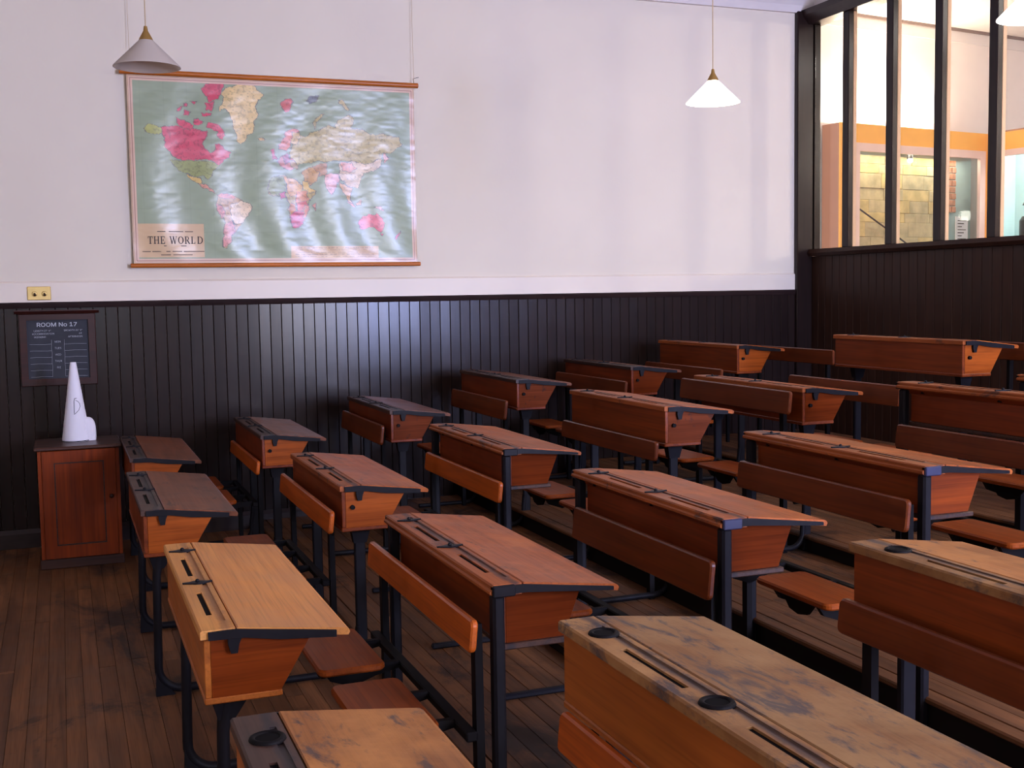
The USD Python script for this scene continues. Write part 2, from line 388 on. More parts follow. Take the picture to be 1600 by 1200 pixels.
for i, (wx, ww) in enumerate(WINS):
    t = struct_x(f'window_{i + 1}', 'tall sash window in the wall behind the camera', (wx, YF - 0.06, 0))
    h = ww / 2
    fr = mani(box(-h, h, -0.03, 0.03, WZ0, WZ1)) - mani(box(-h + 0.05, h - 0.05, -0.1, 0.1, WZ0 + 0.05, (WZ0 + WZ1) / 2 - 0.025)) - mani(box(-h + 0.05, h - 0.05, -0.1, 0.1, (WZ0 + WZ1) / 2 + 0.025, WZ1 - 0.05))
    part('window_frame', unmani(fr), 'ceiling_paint', t)
    part('glazing_bar', box(-0.012, 0.012, -0.015, 0.015, WZ0 + 0.05, WZ1 - 0.05), 'ceiling_paint', t)
    for z0, z1 in ((WZ0 + 0.05, (WZ0 + WZ1) / 2 - 0.025), ((WZ0 + WZ1) / 2 + 0.025, WZ1 - 0.05)):
        part('pane', box(-h + 0.05, h - 0.05, -0.003, 0.003, z0, z1), 'pane', t)
    part('window_sill', box(-h - 0.06, h + 0.06, 0.0, 0.16, WZ0 - 0.04, WZ0, 0.005), 'ceiling_paint', t)

# floor: boards running away from the camera
fl = struct_x('floor', 'worn brown floorboards of the classroom')
part('subfloor', box(XL, XP + 0.1, YF, YW, -0.12, -0.008), 'floor_gap', fl)
XB0, XB1 = -1.3, 1.40
part('side_boards', box(XL, XB0 - 0.002, YF, YW, -0.01, 0.0), 'floor_board', fl)
x, k = XB0, 0
pw = 0.066
FB = ('floor_board', 'floor_board_b', 'floor_board_c', 'floor_board')
while x < XB1:
    ys = [YF] + sorted(rng.uniform(2.4, 6.8, 1 + k % 2).tolist()) + [YW - 0.001]
    for a, b in zip(ys[:-1], ys[1:]):
        part('plank', box(x + 0.0004, x + pw - 0.0004, a + 0.001, b - 0.001, -0.02, rng.uniform(-0.001, 0.0), 0.0012), FB[rng.integers(4)], fl)
    x += pw; k += 1

# five steps, each a floor of boards with a dark riser
TE = [1.165, 1.86, 2.565, 3.45, 4.17]
TZ = [0.055, 0.115, 0.215, 0.30, 0.42]
names_t = ['first', 'second', 'third', 'fourth', 'fifth']
for i in range(5):
    x0, z = TE[i], TZ[i]
    x1 = TE[i + 1] if i < 4 else XP - 0.004
    st = struct_x('floor_step', f'{names_t[i]} raised step of floorboards under the desks')
    zl = TZ[i - 1] if i else 0.0
    part('step_base', box(x0 + 0.012, x1 + (0.012 if i < 4 else 0), YF, YW - 0.031, -0.01 if i == 0 else zl - 0.03, z - 0.022), 'floor_gap', st)
    part('riser', box(x0, x0 + 0.012, YF, YW - 0.031, zl + 0.001, z - 0.022), 'riser_paint', st)
    part('nosing', box(x0 - 0.015, x0 + 0.05, YF, YW - 0.031, z - 0.022, z, 0.006), 'floor_board', st)
    xs = x0 + 0.052
    n = max(1, round((x1 - xs) / 0.075)); w = (x1 - xs) / n
    for j in range(n):
        for a, b in ((YF, 4.0 + 2.2 * rng.random()),):
            part('plank', box(xs + j * w + 0.0006, xs + (j + 1) * w - 0.0006, a, b, z - 0.022, z - rng.uniform(0, 0.001), 0.0015), FB[rng.integers(4)], st)
            part('plank', box(xs + j * w + 0.0006, xs + (j + 1) * w - 0.0006, b + 0.002, YW - 0.031, z - 0.022, z - rng.uniform(0, 0.001), 0.0015), FB[rng.integers(4)], st)

# ------------------------------------------------------------------ glazed partition on the right
pt = struct_x('wall_right', 'dark boarded partition with tall glass panes above', (XP, 0, 0))
ZS, ZT = 1.835, 3.565
part('corner_post', box(-0.135, 0.012, YW - 0.045, YW - 0.001, 0, ZC - 0.19, 0.006), 'dark_stain', pt)
part('corner_stile', box(0.0135, 0.07, YW - 0.055, YW - 0.001, ZS, ZT, 0.003), 'dark_stain', pt)
part('sill_rail', prism_y([(-0.03, ZS - 0.055), (-0.045, ZS - 0.03), (-0.03, ZS), (0.12, ZS), (0.12, ZS - 0.055)], YF, YW - 0.046), 'brown_stain', pt)
part('top_rail', prism_y([(-0.04, ZT), (-0.09, ZT + 0.06), (-0.10, ZT + 0.10), (0.10, ZT + 0.10), (0.10, ZT)], YF, YW - 0.001), 'dark_stain_y', pt)
part('header', box(-0.01, 0.08, YF, YW - 0.001, ZT + 0.10, ZC), 'ceiling_paint', pt)
part('boarding_core', box(0.014, 0.09, YF, YW - 0.046, 0, ZS - 0.056), 'brown_stain', pt)
y = YW - 0.047
while y > 3.9:
    m = prism_z([(0.014, 0), (0.014, -0.0855), (0.004, -0.0855), (0.0, -0.0815), (0.0, -0.004), (0.004, 0)], 0.0, ZS - 0.057)
    m.apply_translation([0, y, 0])
    if m.volume < 0: m.invert()
    part('board', m, 'brown_stain', pt)
    y -= 0.0867
part('lower_boards', box(0.0, 0.014, YF, y, 0, ZS - 0.057), 'brown_stain', pt)
my = 7.315
first = YW - 0.056
edges = [first]
while my > YF + 0.3:
    mp = part('mullion', box(-0.022, 0.022, my - 0.036, my + 0.036, ZS, ZT, 0.004), 'dark_stain', pt)
    part('mullion_back', box(0.0245, 0.056, my - 0.034, my + 0.034, ZS, ZT, 0.003), 'cream_paint', mp, label='cream painted back of the mullion')
    edges += [my + 0.03, my - 0.03]
    my -= 0.4915
edges.append(YF)
for a, b in zip(edges[::2], edges[1::2]):
    part('pane', box(0.018, 0.024, b, a, ZS - 0.005, ZT + 0.005), 'pane', pt)

# ------------------------------------------------------------------ the next room, seen through the panes
GZ = 4.10
gw = struct_x('wall_gallery', 'white far wall of the next room behind the showcase', (*(GP + GN * 0.24), 0), GA)
part('plaster', box(-3.2, 3.6, 0, 0.1, 0, GZ), 'gallery_paint', gw)
part('frieze', box(-3.2, 3.6, -0.012, 0, 3.965, GZ - 0.02), 'ceiling_paint', gw)
part('shadow_gap', box(-3.2, 3.6, -0.03, 0, GZ - 0.028, GZ), 'gap_brown', gw)
struct('ceiling_gallery', box(XP + 0.085, 13.0, YF, 13, GZ, GZ + 0.1), 'gallery_paint', 'white ceiling of the next room')
struct('floor_gallery', box(XP + 0.1, 13.0, YF, 13, -0.12, 0.0), 'floor_board', 'floor of the next room')
struct('wall_gallery_side', box(12.0, 12.1, YF, 13, 0, GZ), 'gallery_paint', 'white side wall of the next room')
struct('wall_gallery_front', box(XP + 0.1, 12.0, YF - 0.1, YF, 0, GZ), 'gallery_paint', 'white near wall of the next room')

c = thing('display_case', 'orange framed showcase with pale stone panel seen through the glass partition', 'showcase', (*GP, 0), GA)
CZ, CD = 3.035, 0.21
part('side_panel', box(0.0, 0.02, 0.0, CD, 0.0, CZ), 'case_side', c, label='pinkish tan side')
part('front_stile', box(0.0, 0.15, -0.02, 0.0, 0.0, CZ), 'case_orange', c)
part('front_stile', box(1.985, 2.06, -0.02, 0.0, 0.0, CZ), 'case_orange', c)
part('header_panel', box(0.15, 1.985, -0.02, 0.0, 2.86, CZ), 'case_orange', c)
part('base_panel', box(0.15, 1.985, -0.02, 0.0, 0.0, 0.9), 'case_orange', c)
part('inner_frame', unmani(mani(box(0.15, 1.985, -0.035, 0.0, 0.9, 2.86)) - mani(box(0.235, 1.905, -0.1, 0.1, 0.98, 2.785))), 'case_pink', c)
part('top_panel', box(0.02, 2.06, 0.0, CD, CZ - 0.02, CZ), 'case_side', c)
part('back_panel', box(0.02, 2.06, CD - 0.01, CD, 0.0, CZ - 0.02), 'case_blue', c)
gp = part('glass_pane', box(0.235, 1.011, -0.010, -0.004, 0.98, 2.785), 'pane', c)
gp = part('glass_pane', box(1.015, 1.905, -0.010, -0.004, 0.98, 2.785), 'pane', c)
# stone blocks of the display, coursed
sx0, sx1 = 0.16, 1.46
z = 0.98; r_ = 0
while z < 2.76:
    h = (0.11, 0.14, 0.09, 0.12)[r_ % 4]
    xx = sx0 + (0.0 if r_ % 2 else -0.13)
    while xx < sx1 - 0.03:
        w = 0.24 + 0.16 * rng.random()
        a, b = max(xx, sx0), min(xx + w, sx1)
        if b - a > 0.04:
            part('stone', box(a, b - 0.002, CD - 0.07 - 0.009 * rng.random(), CD - 0.012, z, min(z + h, 2.78) - 0.0015, 0.003), ('sandstone', 'sandstone_b')[rng.integers(2)], c)
        xx += w
    z += h; r_ += 1
# brick pier beside it
part('mortar_bed', box(1.49, 1.78, CD - 0.05, CD - 0.012, 2.26, 2.78), 'mortar', c)
for j in range(8):
    for i in range(3):
        a = 1.49 + i * 0.115 - (0.055 if j % 2 else 0)
        b = min(a + 0.107, 1.78); a = max(a, 1.49)
        if b - a > 0.02:
            part('brick', box(a, b, CD - 0.062, CD - 0.03, 2.265 + j * 0.065, 2.265 + j * 0.065 + 0.056, 0.004), 'brick_red', c)
rail = tube([(0.235, 0.02, 2.285), (0.62, 0.02, 2.095), (1.25, 0.02, 1.78)], 0.008, 8)
part('rail', rail, 'frame_wood', c, label='thin dark sloping rail')
lb = part('caption_card', box(1.62, 1.80, 0.02, 0.028, 1.86, 2.215), 'white_card', c)
part('caption_lines', cat(*[box(1.65, 1.77 - 0.03 * (k % 3), 0.0185, 0.02, 2.17 - k * 0.03, 2.178 - k * 0.03) for k in range(9)]), 'print_ink', lb)
sp = part('spot_lamp', cyl((0.99, 0.05, 2.80), (0.975, 0.035, 2.745), 0.028, 16), 'black_metal', c)
part('bulb', trimesh.creation.icosphere(2, 0.026).apply_translation([0.972, 0.03, 2.735]), 'spot_lit', sp, smooth=True)

c2p = GP + GD * 2.065
c2 = thing('display_case', 'pale blue showcase holding a dark lamp at the partition edge', 'showcase', (*c2p, 0), GA)
L2 = 1.6                                                    # runs towards the camera along local -y, its face looks along -x
part('front_stile', box(0.0, 0.02, -0.09, -0.001, 0, CZ), 'case_orange', c2)
part('header_panel', box(0.0, 0.02, -L2, -0.09, 2.86, CZ), 'case_orange', c2)
part('base_panel', box(0.0, 0.02, -L2, -0.09, 0, 0.9), 'case_orange', c2)
part('inner_frame', unmani(mani(box(-0.012, 0.02, -L2, -0.09, 0.9, 2.86)) - mani(box(-0.1, 0.1, -L2 + 0.08, -0.15, 0.98, 2.80))), 'case_pink', c2)
part('back_panel', box(0.40, 0.42, -L2, 0.0, 0, CZ), 'case_blue', c2)
part('side_panel', box(0.02, 0.40, -0.02, 0.0, 0, CZ), 'case_blue', c2)
part('side_panel', box(0.02, 0.40, -L2, -L2 + 0.02, 0, CZ), 'case_side', c2)
part('top_panel', box(0.0, 0.42, -L2, 0.0, CZ, CZ + 0.015), 'case_side', c2)
part('display_floor', box(0.02, 0.40, -L2 + 0.02, -0.02, 1.90, 1.92), 'case_blue', c2)
part('glass_pane', box(0.004, 0.010, -L2 + 0.08, -0.15, 0.98, 2.80), 'pane', c2)
q = GP + GD * 2.28 - GN * 0.8
light('RectLight', 'second_showcase_light', (q[0], q[1], 3.0), (0, 0, 9), (0.25, 1.2), 14.0, (0.92, 0.98, 1.0))
q = c2p + GD * 0.14 - GN * 0.40
lan = thing('old_lantern', 'dark old lantern with a bright glass inside the pale blue showcase', 'lantern', (q[0], q[1], 1.92), GA)
part('base', lathe([(0, 0), (0.10, 0), (0.11, 0.02), (0.11, 0.24), (0.085, 0.28), (0.0, 0.28)], 24), 'black_metal', lan, smooth=30)
part('burner_glass', lathe([(0.0, 0.282), (0.045, 0.282), (0.06, 0.33), (0.05, 0.38), (0.0, 0.385)], 24), 'spot_lit', lan, smooth=30)
part('cap', lathe([(0, 0.39), (0.085, 0.39), (0.05, 0.46), (0.03, 0.50), (0, 0.51)], 24), 'black_metal', lan, smooth=30)
for s in (-1, 1):
    part('strut', cyl((s * 0.075, 0, 0.26), (s * 0.065, 0, 0.41), 0.006, 8), 'black_metal', lan)

# ------------------------------------------------------------------ desks
W1, W2, DROP, HB = 0.080, 0.277, 0.033, 0.169
DL = 1.05


def rounded(w, h, r, n=5):
    return Polygon([(-w / 2 + r, -h / 2 + r), (w / 2 - r, -h / 2 + r), (w / 2 - r, h / 2 - r), (-w / 2 + r, h / 2 - r)]).buffer(r, quad_segs=n)


def plank_xy(cx, cy, w, h, r, z0, z1, ch=0.004):
    """A flat board with rounded corners and eased edges."""
    a, b = rounded(w, h, r), rounded(w - 2 * ch, h - 2 * ch, max(r - ch, 0.002))
    P = []
    for s, zz in ((b, z0), (a, z0 + ch), (a, z1 - ch), (b, z1)):
        P += [(cx + u, cy + v, zz) for u, v in list(s.exterior.coords)[:-1]]
    return hull(P)


def desk(label, x, y, ztop, zfl, kind, top, shelf, panel, end, backrest=None, bmat='back_brown', zseat=None, L=DL, group='two-seat iron-framed school desks', inkwell='cover', seats=True, tail=0.0, hb=HB, latch=True):
    """A two-seat school desk; local origin on the floor under its front top edge, pupils sit at +x and face -x.
    kind P: cast legs under the box; kind Q: corner posts with iron caps and an overhanging moulded edge; kind F: front-row desk on bent tube legs."""
    t = thing('school_desk', label, 'desk', (x, y, zfl), 0, group)
    H = ztop - zfl
    h = L / 2
    q = kind == 'Q'
    inn = 0.045 if q else 0.010                                # box ends set in
    fx = 0.034 if q else 0.004                                 # front panel set back
    th = 0.030 if q else 0.022
    # shelf with pen slots and inkwell holes
    s0 = -0.004
    if q:
        m = mani(prism_y([(s0 + 0.004, H - th), (s0 - 0.006, H - th + 0.006), (s0 - 0.006, H - th + 0.013), (s0, H - th + 0.017), (s0, H - 0.004), (s0 + 0.004, H), (W1 - 0.002, H), (W1 - 0.002, H - th)], -h, h))
    else:
        m = mani(prism_y([(s0, H - th), (s0, H - 0.004), (s0 + 0.004, H), (W1 - 0.002, H), (W1 - 0.002, H - th)], -h, h))
    spots, slots = [], []
    for a, b, c_ in ((0.22, 0.45, 0.12), (0.64, 0.87, 0.535)):
        m = m - mani(box(0.026, 0.040, h - b * L, h - a * L, H - 0.014, H + 0.02))
        slots.append(box(0.0265, 0.0395, h - b * L + 0.0005, h - a * L - 0.0005, H - 0.0135, H - 0.0045))
        yc = h - c_ * L
        spots.append(yc)
        m = m - m3.Manifold.cylinder(0.05, 0.021, 0.021, 24).translate([0.042, yc, H - 0.02])
    m = m - mani(box(0.053, 0.065, h - 0.93 * L, h - 0.07 * L, H - 0.0035, H + 0.02, 0.0015))
    part('shelf', unmani(m), shelf, t)
    for sl in slots:
        part('pen_slot', sl, 'ink_black', t)
    for yc in spots:
        if inkwell == 'cover':
            lens = prism_z([(0.002, yc - 0.004), (0.022, yc - 0.013), (0.042, yc - 0.020), (0.062, yc - 0.013), (0.082, yc - 0.003), (0.082, yc + 0.003), (0.062, yc + 0.005), (0.050, yc + 0.013), (0.034, yc + 0.013), (0.022, yc + 0.005), (0.002, yc + 0.002)], H - 0.001, H + 0.004)
            ic = part('inkwell_cover', lens, 'iron', t)
            part('knob', trimesh.creation.icosphere(1, 0.006).apply_translation([0.042, yc, H + 0.006]), 'iron', ic, smooth=True)
        else:
            ring = trimesh.creation.torus(0.026, 0.006, 24, 8); ring.apply_translation([0.042, yc, H])
            part('inkwell_rim', ring, 'iron_black', t, smooth=True)
        part('inkwell', cyl((0.042, yc, H - 0.045), (0.042, yc, H + (0.0025 if inkwell == 'rim' else -0.004)), 0.0205, 20), 'ink_black', t)
    # sloping lid
    lt = 0.018
    xe, ze = W1 + W2, H - DROP
    part('lid', prism_y([(W1 + 0.002, H - lt), (W1 + 0.002, H - 0.002), (W1 + 0.005, H), (xe - 0.010, ze + 0.001), (xe - 0.002, ze - 0.004), (xe, ze - 0.010), (xe - 0.004, ze - lt)], -h, h), top, t)
    zb = H - hb
    # the box under the lid
    rb = 0.215 if q else 0.185
    rt = 0.265 if q else 0.262
    zt2 = H - DROP * (rt - W1) / W2 - lt - 0.001
    part('front_panel', box(fx, fx + 0.016, -h + inn, h - inn, zb, H - th - 0.0005, 0.002), panel, t)
    if q:
        part('moulding', prism_y([(fx - 0.016, H - th - 0.001), (fx, H - th - 0.001), (fx, H - th - 0.022), (fx - 0.004, H - th - 0.020)], -h + inn, h - inn), panel, t)
    for s in (-1, 1):
        e = h - inn
        y0, y1 = (e - 0.016, e) if s > 0 else (-e, -e + 0.016)
        part('end_panel', prism_y([(fx + 0.016, zb), (rb, zb), (rt, zt2), (W1, H - th - 0.001), (fx + 0.016, H - th - 0.001)], y0, y1), end, t)
    part('rear_panel', prism_y([(rb - 0.014, zb), (rb, zb), (rt, zt2), (rt - 0.014, zt2)], -h + inn + 0.016, h - inn - 0.016), panel, t)
    part('bottom_board', box(fx - 0.002 if not q else fx + 0.002, rb + (0.012 if q else 0.003), -h + inn - (0.014 if q else 0.002), h - inn + (0.014 if q else 0.002), zb - 0.016, zb, 0.003), 'shelf_dark' if q else panel, t)
    # iron straps under the ends of the top
    for s in (-1, 1):
        y0, y1 = (h + 0.0005, h + 0.006) if s > 0 else (-h - 0.006, -h - 0.0005)
        if q:
            pts = [(0.030, H - 0.026), (0.030, H - 0.006), (W1, H - 0.004), (xe - 0.018, ze - 0.004), (xe - 0.018, ze - 0.014), (W1 + 0.01, H - 0.026)]
        else:
            pts = [(0.014, H - 0.024), (0.014, H - 0.004), (W1, H - 0.003), (xe - 0.035, ze - 0.001), (xe - 0.035, ze - 0.018), (W1 + 0.10, H - 0.040), (W1 + 0.02, H - 0.026)]
        part('end_strap', prism_y(pts, y0, y1), 'iron', t)
    if q:
        for s in (-1, 1):
            part('corner_cap', box(-0.004, 0.058, s * (h - 0.012), s * (h + 0.010), H - 0.032, H - 0.002, 0.003), 'iron_cap' if 'blu' in label else 'iron', t)
    elif latch:
        part('latch', prism_y([(0.060, H - 0.026), (0.060, H - 0.040), (0.066, H - 0.062), (0.082, H - 0.062), (0.086, H - 0.040), (0.092, H - 0.026)], -h - 0.004, -h + inn - 0.0005), 'iron', t)
        if kind == 'P':
            part('latch_stud', cyl((0.046, -h - 0.002, H - 0.088), (0.046, -h + inn, H - 0.088), 0.009, 12), 'iron_black', t)
    # iron frame, one cast leg unit at each end
    fy = h - (0.022 if q else 0.10)
    if kind == 'F':
        fy = h - 0.06
        for s in (-1, 1):
            yy = s * fy
            lg = [(0.060, yy, zb - 0.012), (0.048, yy, zb - 0.10), (0.042, yy, 0.12)] + [(0.132 - 0.09 * math.cos(a), yy, 0.105 - 0.085 * math.sin(a)) for a in np.linspace(0.1, math.pi / 2, 8)] + [(0.26, yy, 0.019), (0.35, yy, 0.019)]
            g = part('leg', tube(lg, [0.022, 0.016, 0.0165] + [0.0165] * (len(lg) - 3), 12), 'iron', t, smooth=40)
            part('foot', hull([(0.028, yy - 0.014, 0.0), (0.10, yy - 0.014, 0.0), (0.028, yy + 0.014, 0.0), (0.10, yy + 0.014, 0.0), (0.032, yy - 0.012, 0.10), (0.032, yy + 0.012, 0.10), (0.048, yy - 0.012, 0.07), (0.048, yy + 0.012, 0.07)]), 'iron', g)
            part('bracket', hull([(0.02, yy - 0.02, zb - 0.017), (0.11, yy - 0.02, zb - 0.017), (0.02, yy + 0.02, zb - 0.017), (0.11, yy + 0.02, zb - 0.017), (0.036, yy - 0.014, zb - 0.07), (0.076, yy - 0.014, zb - 0.07), (0.036, yy + 0.014, zb - 0.07), (0.076, yy + 0.014, zb - 0.07)]), 'iron', g)
    else:
        for s in (-1, 1):
            yy = s * fy
            if q:
                g = part('leg', box(0.000, 0.033, yy - 0.019, yy + 0.019, 0.0, H - th - 0.0005, 0.007), 'iron', t)
                part('runner', box(-0.33, 0.30, yy - 0.014, yy + 0.014, 0.0005, 0.022, 0.006), 'iron', g)
            else:
                g = part('leg', hull([(0.055, yy - 0.022, zb - 0.017), (0.135, yy - 0.022, zb - 0.017), (0.055, yy + 0.022, zb - 0.017), (0.135, yy + 0.022, zb - 0.017), (0.066, yy - 0.017, zb - 0.08), (0.118, yy - 0.017, zb - 0.08), (0.066, yy + 0.017, zb - 0.08), (0.118, yy + 0.017, zb - 0.08)]), 'iron', t)
                part('leg_post', box(0.070, 0.114, yy - 0.012, yy + 0.012, 0.0, zb - 0.075, 0.005), 'iron', g)
                cv = [(0.080, yy, 0.20), (0.072, yy, 0.13)] + [(0.00 + 0.072 * math.cos(a), yy, 0.10 - 0.08 * math.sin(a)) for a in np.linspace(0.2, math.pi / 2, 7)] + [(-0.20, yy, 0.019), (-0.34, yy, 0.019)]
                part('runner', tube(cv, 0.014, 10), 'iron', g, smooth=40)
    if backrest:
        xb, zt, bh, ya, yb = backrest
        bz1 = H - zt; bz0 = bz1 - bh
        P = []
        r_ = 0.016
        yl, yh = -h - (ya + h), h + (yb - h)
        yl, yh = ya, yb
        prof = Polygon([(yl + r_, bz0 + r_), (yh - r_, bz0 + r_), (yh - r_, bz1 - r_), (yl + r_, bz1 - r_)]).buffer(r_, quad_segs=4)
        inner = prof.buffer(-0.004)
        for sh, dx in ((inner, 0), (prof, 0.005), (prof, 0.015), (inner, 0.019)):
            P += [(-xb + dx, u, v) for u, v in list(sh.exterior.coords)[:-1]]
        m = hull(P)
        m.vertices[:, 0] += (bz1 - m.vertices[:, 2]) * -0.10 + 0.0       # leans back a little
        part('backrest', m, bmat, t)
        zs = (zseat if zseat is not None else 0.40) 
        for s in (-1, 1):
            yy = s * (fy - 0.012) if not q else s * (fy - 0.030)
            part('backrest_post', prism_y([(-xb + 0.022, 0.0), (-xb + 0.046, 0.0), (-xb + 0.040, bz1 - 0.02), (-xb + 0.0195, bz1 - 0.02)], yy - 0.017, yy + 0.017), 'iron_black', t)
        if seats:
            part('seat_rail', box(-xb - 0.012, -xb + 0.020, -fy + 0.0, fy, zs - 0.052, zs - 0.026, 0.004), 'iron_black', t)
            for s in (-1, 1):
                cy = s * 0.272
                se = part('seat', plank_xy(-0.235, cy, 0.205, 0.415, 0.03, zs - 0.022, zs, 0.006), 'seat_wood', t)
                for dy in (-0.12, 0.12):
                    m = prism_y([(-xb - 0.012, zs - 0.045), (-0.15, zs - 0.060), (-0.22, zs - 0.085), (-0.29, zs - 0.060), (-0.315, zs - 0.0225), (-xb - 0.012, zs - 0.0225)], cy + dy - 0.010, cy + dy + 0.010)
                    part('seat_bracket', m, 'iron_black', se)
                part('seat_bracket', prism_x([(cy - 0.10, zs - 0.0225), (cy - 0.05, zs - 0.075), (cy, zs - 0.085), (cy + 0.05, zs - 0.075), (cy + 0.10, zs - 0.0225)], -0.300, -0.288), 'iron_black', se)
    return t


RX = dict(A=0.272, B=0.984, C=1.739, D=2.517, E=3.352)
RZ = dict(A=0.745, B=0.800, C=0.889, D=1.005, E=1.071)
FZ = dict(A=0.0, B=0.0, C=0.055, D=0.115, E=0.215, F=0.30)
PO = dict(A1=(6.811, .031, -.03), A2=(5.095, -.019, -.005), A3=(3.324, .007, .005), A4=(1.559, -.017, .043), B1=(6.892, .002, -.015), B2=(4.981, .007, -.006), B3=(3.29, .02, -.009), B4=(1.689, -.033, .05),
          C1=(6.896, -.026, -.006), C2=(5.095, -.021, -.007), C3=(3.394, .008, -.008), C4=(1.821, .048, .025), D1=(6.955, -.013, .016), D2=(5.143, -.005, .011), D3=(3.479, .019, -.037),
          E1=(7.08, -.025, -.011), E2=(5.317, .015, -.022), E3=(3.567, .008, .056))
BK = dict(B1=(.03, .139, .075, -.545, .50), B2=(.051, .093, .089, -.555, .541), B3=(.061, .087, .085, -.527, .540), B4=(.012, .186, .085, -.52, .505), C1=(.049, .085, .112, -.507, .481), C2=(.040, .135, .089, -.57, .49), C3=(.040, .121, .115, -.523, .437), C4=(.055, .126, .085, -.52, .494),
          D1=(.064, .125, .117, -.501, .52), D2=(.055, .156, .088, -.536, .51), D3=(.054, .108, .105, -.51, .486), E1=(.058, .089, .10, -.558, .544), E2=(.069, .016, .113, -.516, .560), E3=(.054, .175, .10, -.52, .465))
SPEC = {
    'A1': ('dark brown front-row desk beside the cupboard, nearest the map wall', 'F', 'top_dark', 'shelf_dark', 'panel_brown', 'end_orange', None, 'cover'),
    'A2': ('front-row desk with blackened pen shelf and dark brown lid, second from the map wall', 'F', 'top_dark', 'shelf_dark', 'panel_brown', 'end_orange', None, 'cover'),
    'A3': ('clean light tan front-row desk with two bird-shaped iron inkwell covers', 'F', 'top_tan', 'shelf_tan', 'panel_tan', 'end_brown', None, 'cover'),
    'A4': ('scratched worn tan front-row desk with open inkwell, cut off by the bottom edge', 'F', 'top_scratched', 'shelf_dark', 'panel_tan', 'end_orange', None, 'rim'),
    'B1': ('small-looking dark desk in the second row, nearest the map wall', 'P', 'top_dark', 'shelf_dark', 'panel_red', 'end_orange', 'back_orange', 'cover'),
    'B2': ('brown desk with pale orange end panel in the second row, second from the map wall', 'P', 'top_brown', 'shelf_brown', 'panel_brown', 'end_orange', 'back_orange', 'cover'),
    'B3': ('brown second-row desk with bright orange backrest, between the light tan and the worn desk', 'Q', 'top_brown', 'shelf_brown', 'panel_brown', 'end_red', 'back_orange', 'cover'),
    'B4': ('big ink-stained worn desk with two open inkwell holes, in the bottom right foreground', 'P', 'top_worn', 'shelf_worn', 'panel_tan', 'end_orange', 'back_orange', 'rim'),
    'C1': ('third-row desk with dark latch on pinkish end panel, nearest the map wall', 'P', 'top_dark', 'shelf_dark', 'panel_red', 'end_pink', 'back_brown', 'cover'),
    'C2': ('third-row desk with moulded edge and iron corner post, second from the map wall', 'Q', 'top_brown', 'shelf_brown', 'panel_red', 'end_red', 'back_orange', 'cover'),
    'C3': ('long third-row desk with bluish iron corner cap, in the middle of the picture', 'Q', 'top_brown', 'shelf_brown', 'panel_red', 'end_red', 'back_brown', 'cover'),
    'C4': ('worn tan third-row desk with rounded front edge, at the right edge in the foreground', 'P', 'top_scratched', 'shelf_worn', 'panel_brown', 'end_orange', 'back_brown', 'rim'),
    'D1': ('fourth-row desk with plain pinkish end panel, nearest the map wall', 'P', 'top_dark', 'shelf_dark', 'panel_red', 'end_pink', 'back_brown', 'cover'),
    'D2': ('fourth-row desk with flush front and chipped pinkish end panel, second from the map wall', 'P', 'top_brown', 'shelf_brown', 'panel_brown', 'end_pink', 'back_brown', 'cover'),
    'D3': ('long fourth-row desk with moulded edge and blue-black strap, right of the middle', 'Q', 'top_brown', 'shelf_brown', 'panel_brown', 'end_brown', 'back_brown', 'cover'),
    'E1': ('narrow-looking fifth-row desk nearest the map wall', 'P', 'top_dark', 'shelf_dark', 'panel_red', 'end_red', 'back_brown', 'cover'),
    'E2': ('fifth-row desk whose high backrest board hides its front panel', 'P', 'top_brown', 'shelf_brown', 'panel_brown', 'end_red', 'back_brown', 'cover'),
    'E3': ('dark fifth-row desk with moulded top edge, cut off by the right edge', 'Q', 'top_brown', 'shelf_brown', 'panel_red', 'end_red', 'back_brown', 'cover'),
}
for n, (label, kind, top, shelf, panel, end, bm, ink) in SPEC.items():
    yy, dx, dz = PO[n]
    r = n[0]
    zt = RZ[r] + dz
    prev = 'ABCDEF'['ABCDEF'.index(r) - 1] if r != 'A' else None
    fz = FZ[r]
    desk(label, RX[r] + dx, yy, zt, fz, kind, top, shelf, panel, end, BK.get(n), bm or 'back_brown', 0.43, inkwell=ink, latch=n not in ('A1',))
fdesk = dict(F1=('back-row desk with orange end panel before the boarded wall', 4.016, 6.95, 1.178, 'P', 'panel_brown', 'end_orange', (.115, .150, .10, -.52, .52)),
             F2=('back-row desk standing highest, in front of the dark partition', 4.198, 5.15, 1.262, 'P', 'panel_brown', 'end_orange', (.30, .222, .105, -.42, .54)),
             F3=('back-row desk of which only the top corner shows at the right edge', 4.10, 4.175, 1.185, 'Q', 'panel_red', 'end_red', (.06, .12, .10, -.52, .50)))
for n, (label, x, y, zt, kind, panel, end, bk) in fdesk.items():
    if n == 'F3': x, y, zt = 4.06, 3.60, 1.128
    desk(label, x, y, zt, FZ['F'], kind, 'top_brown', 'shelf_brown', panel, end, bk, 'back_brown', 0.40)


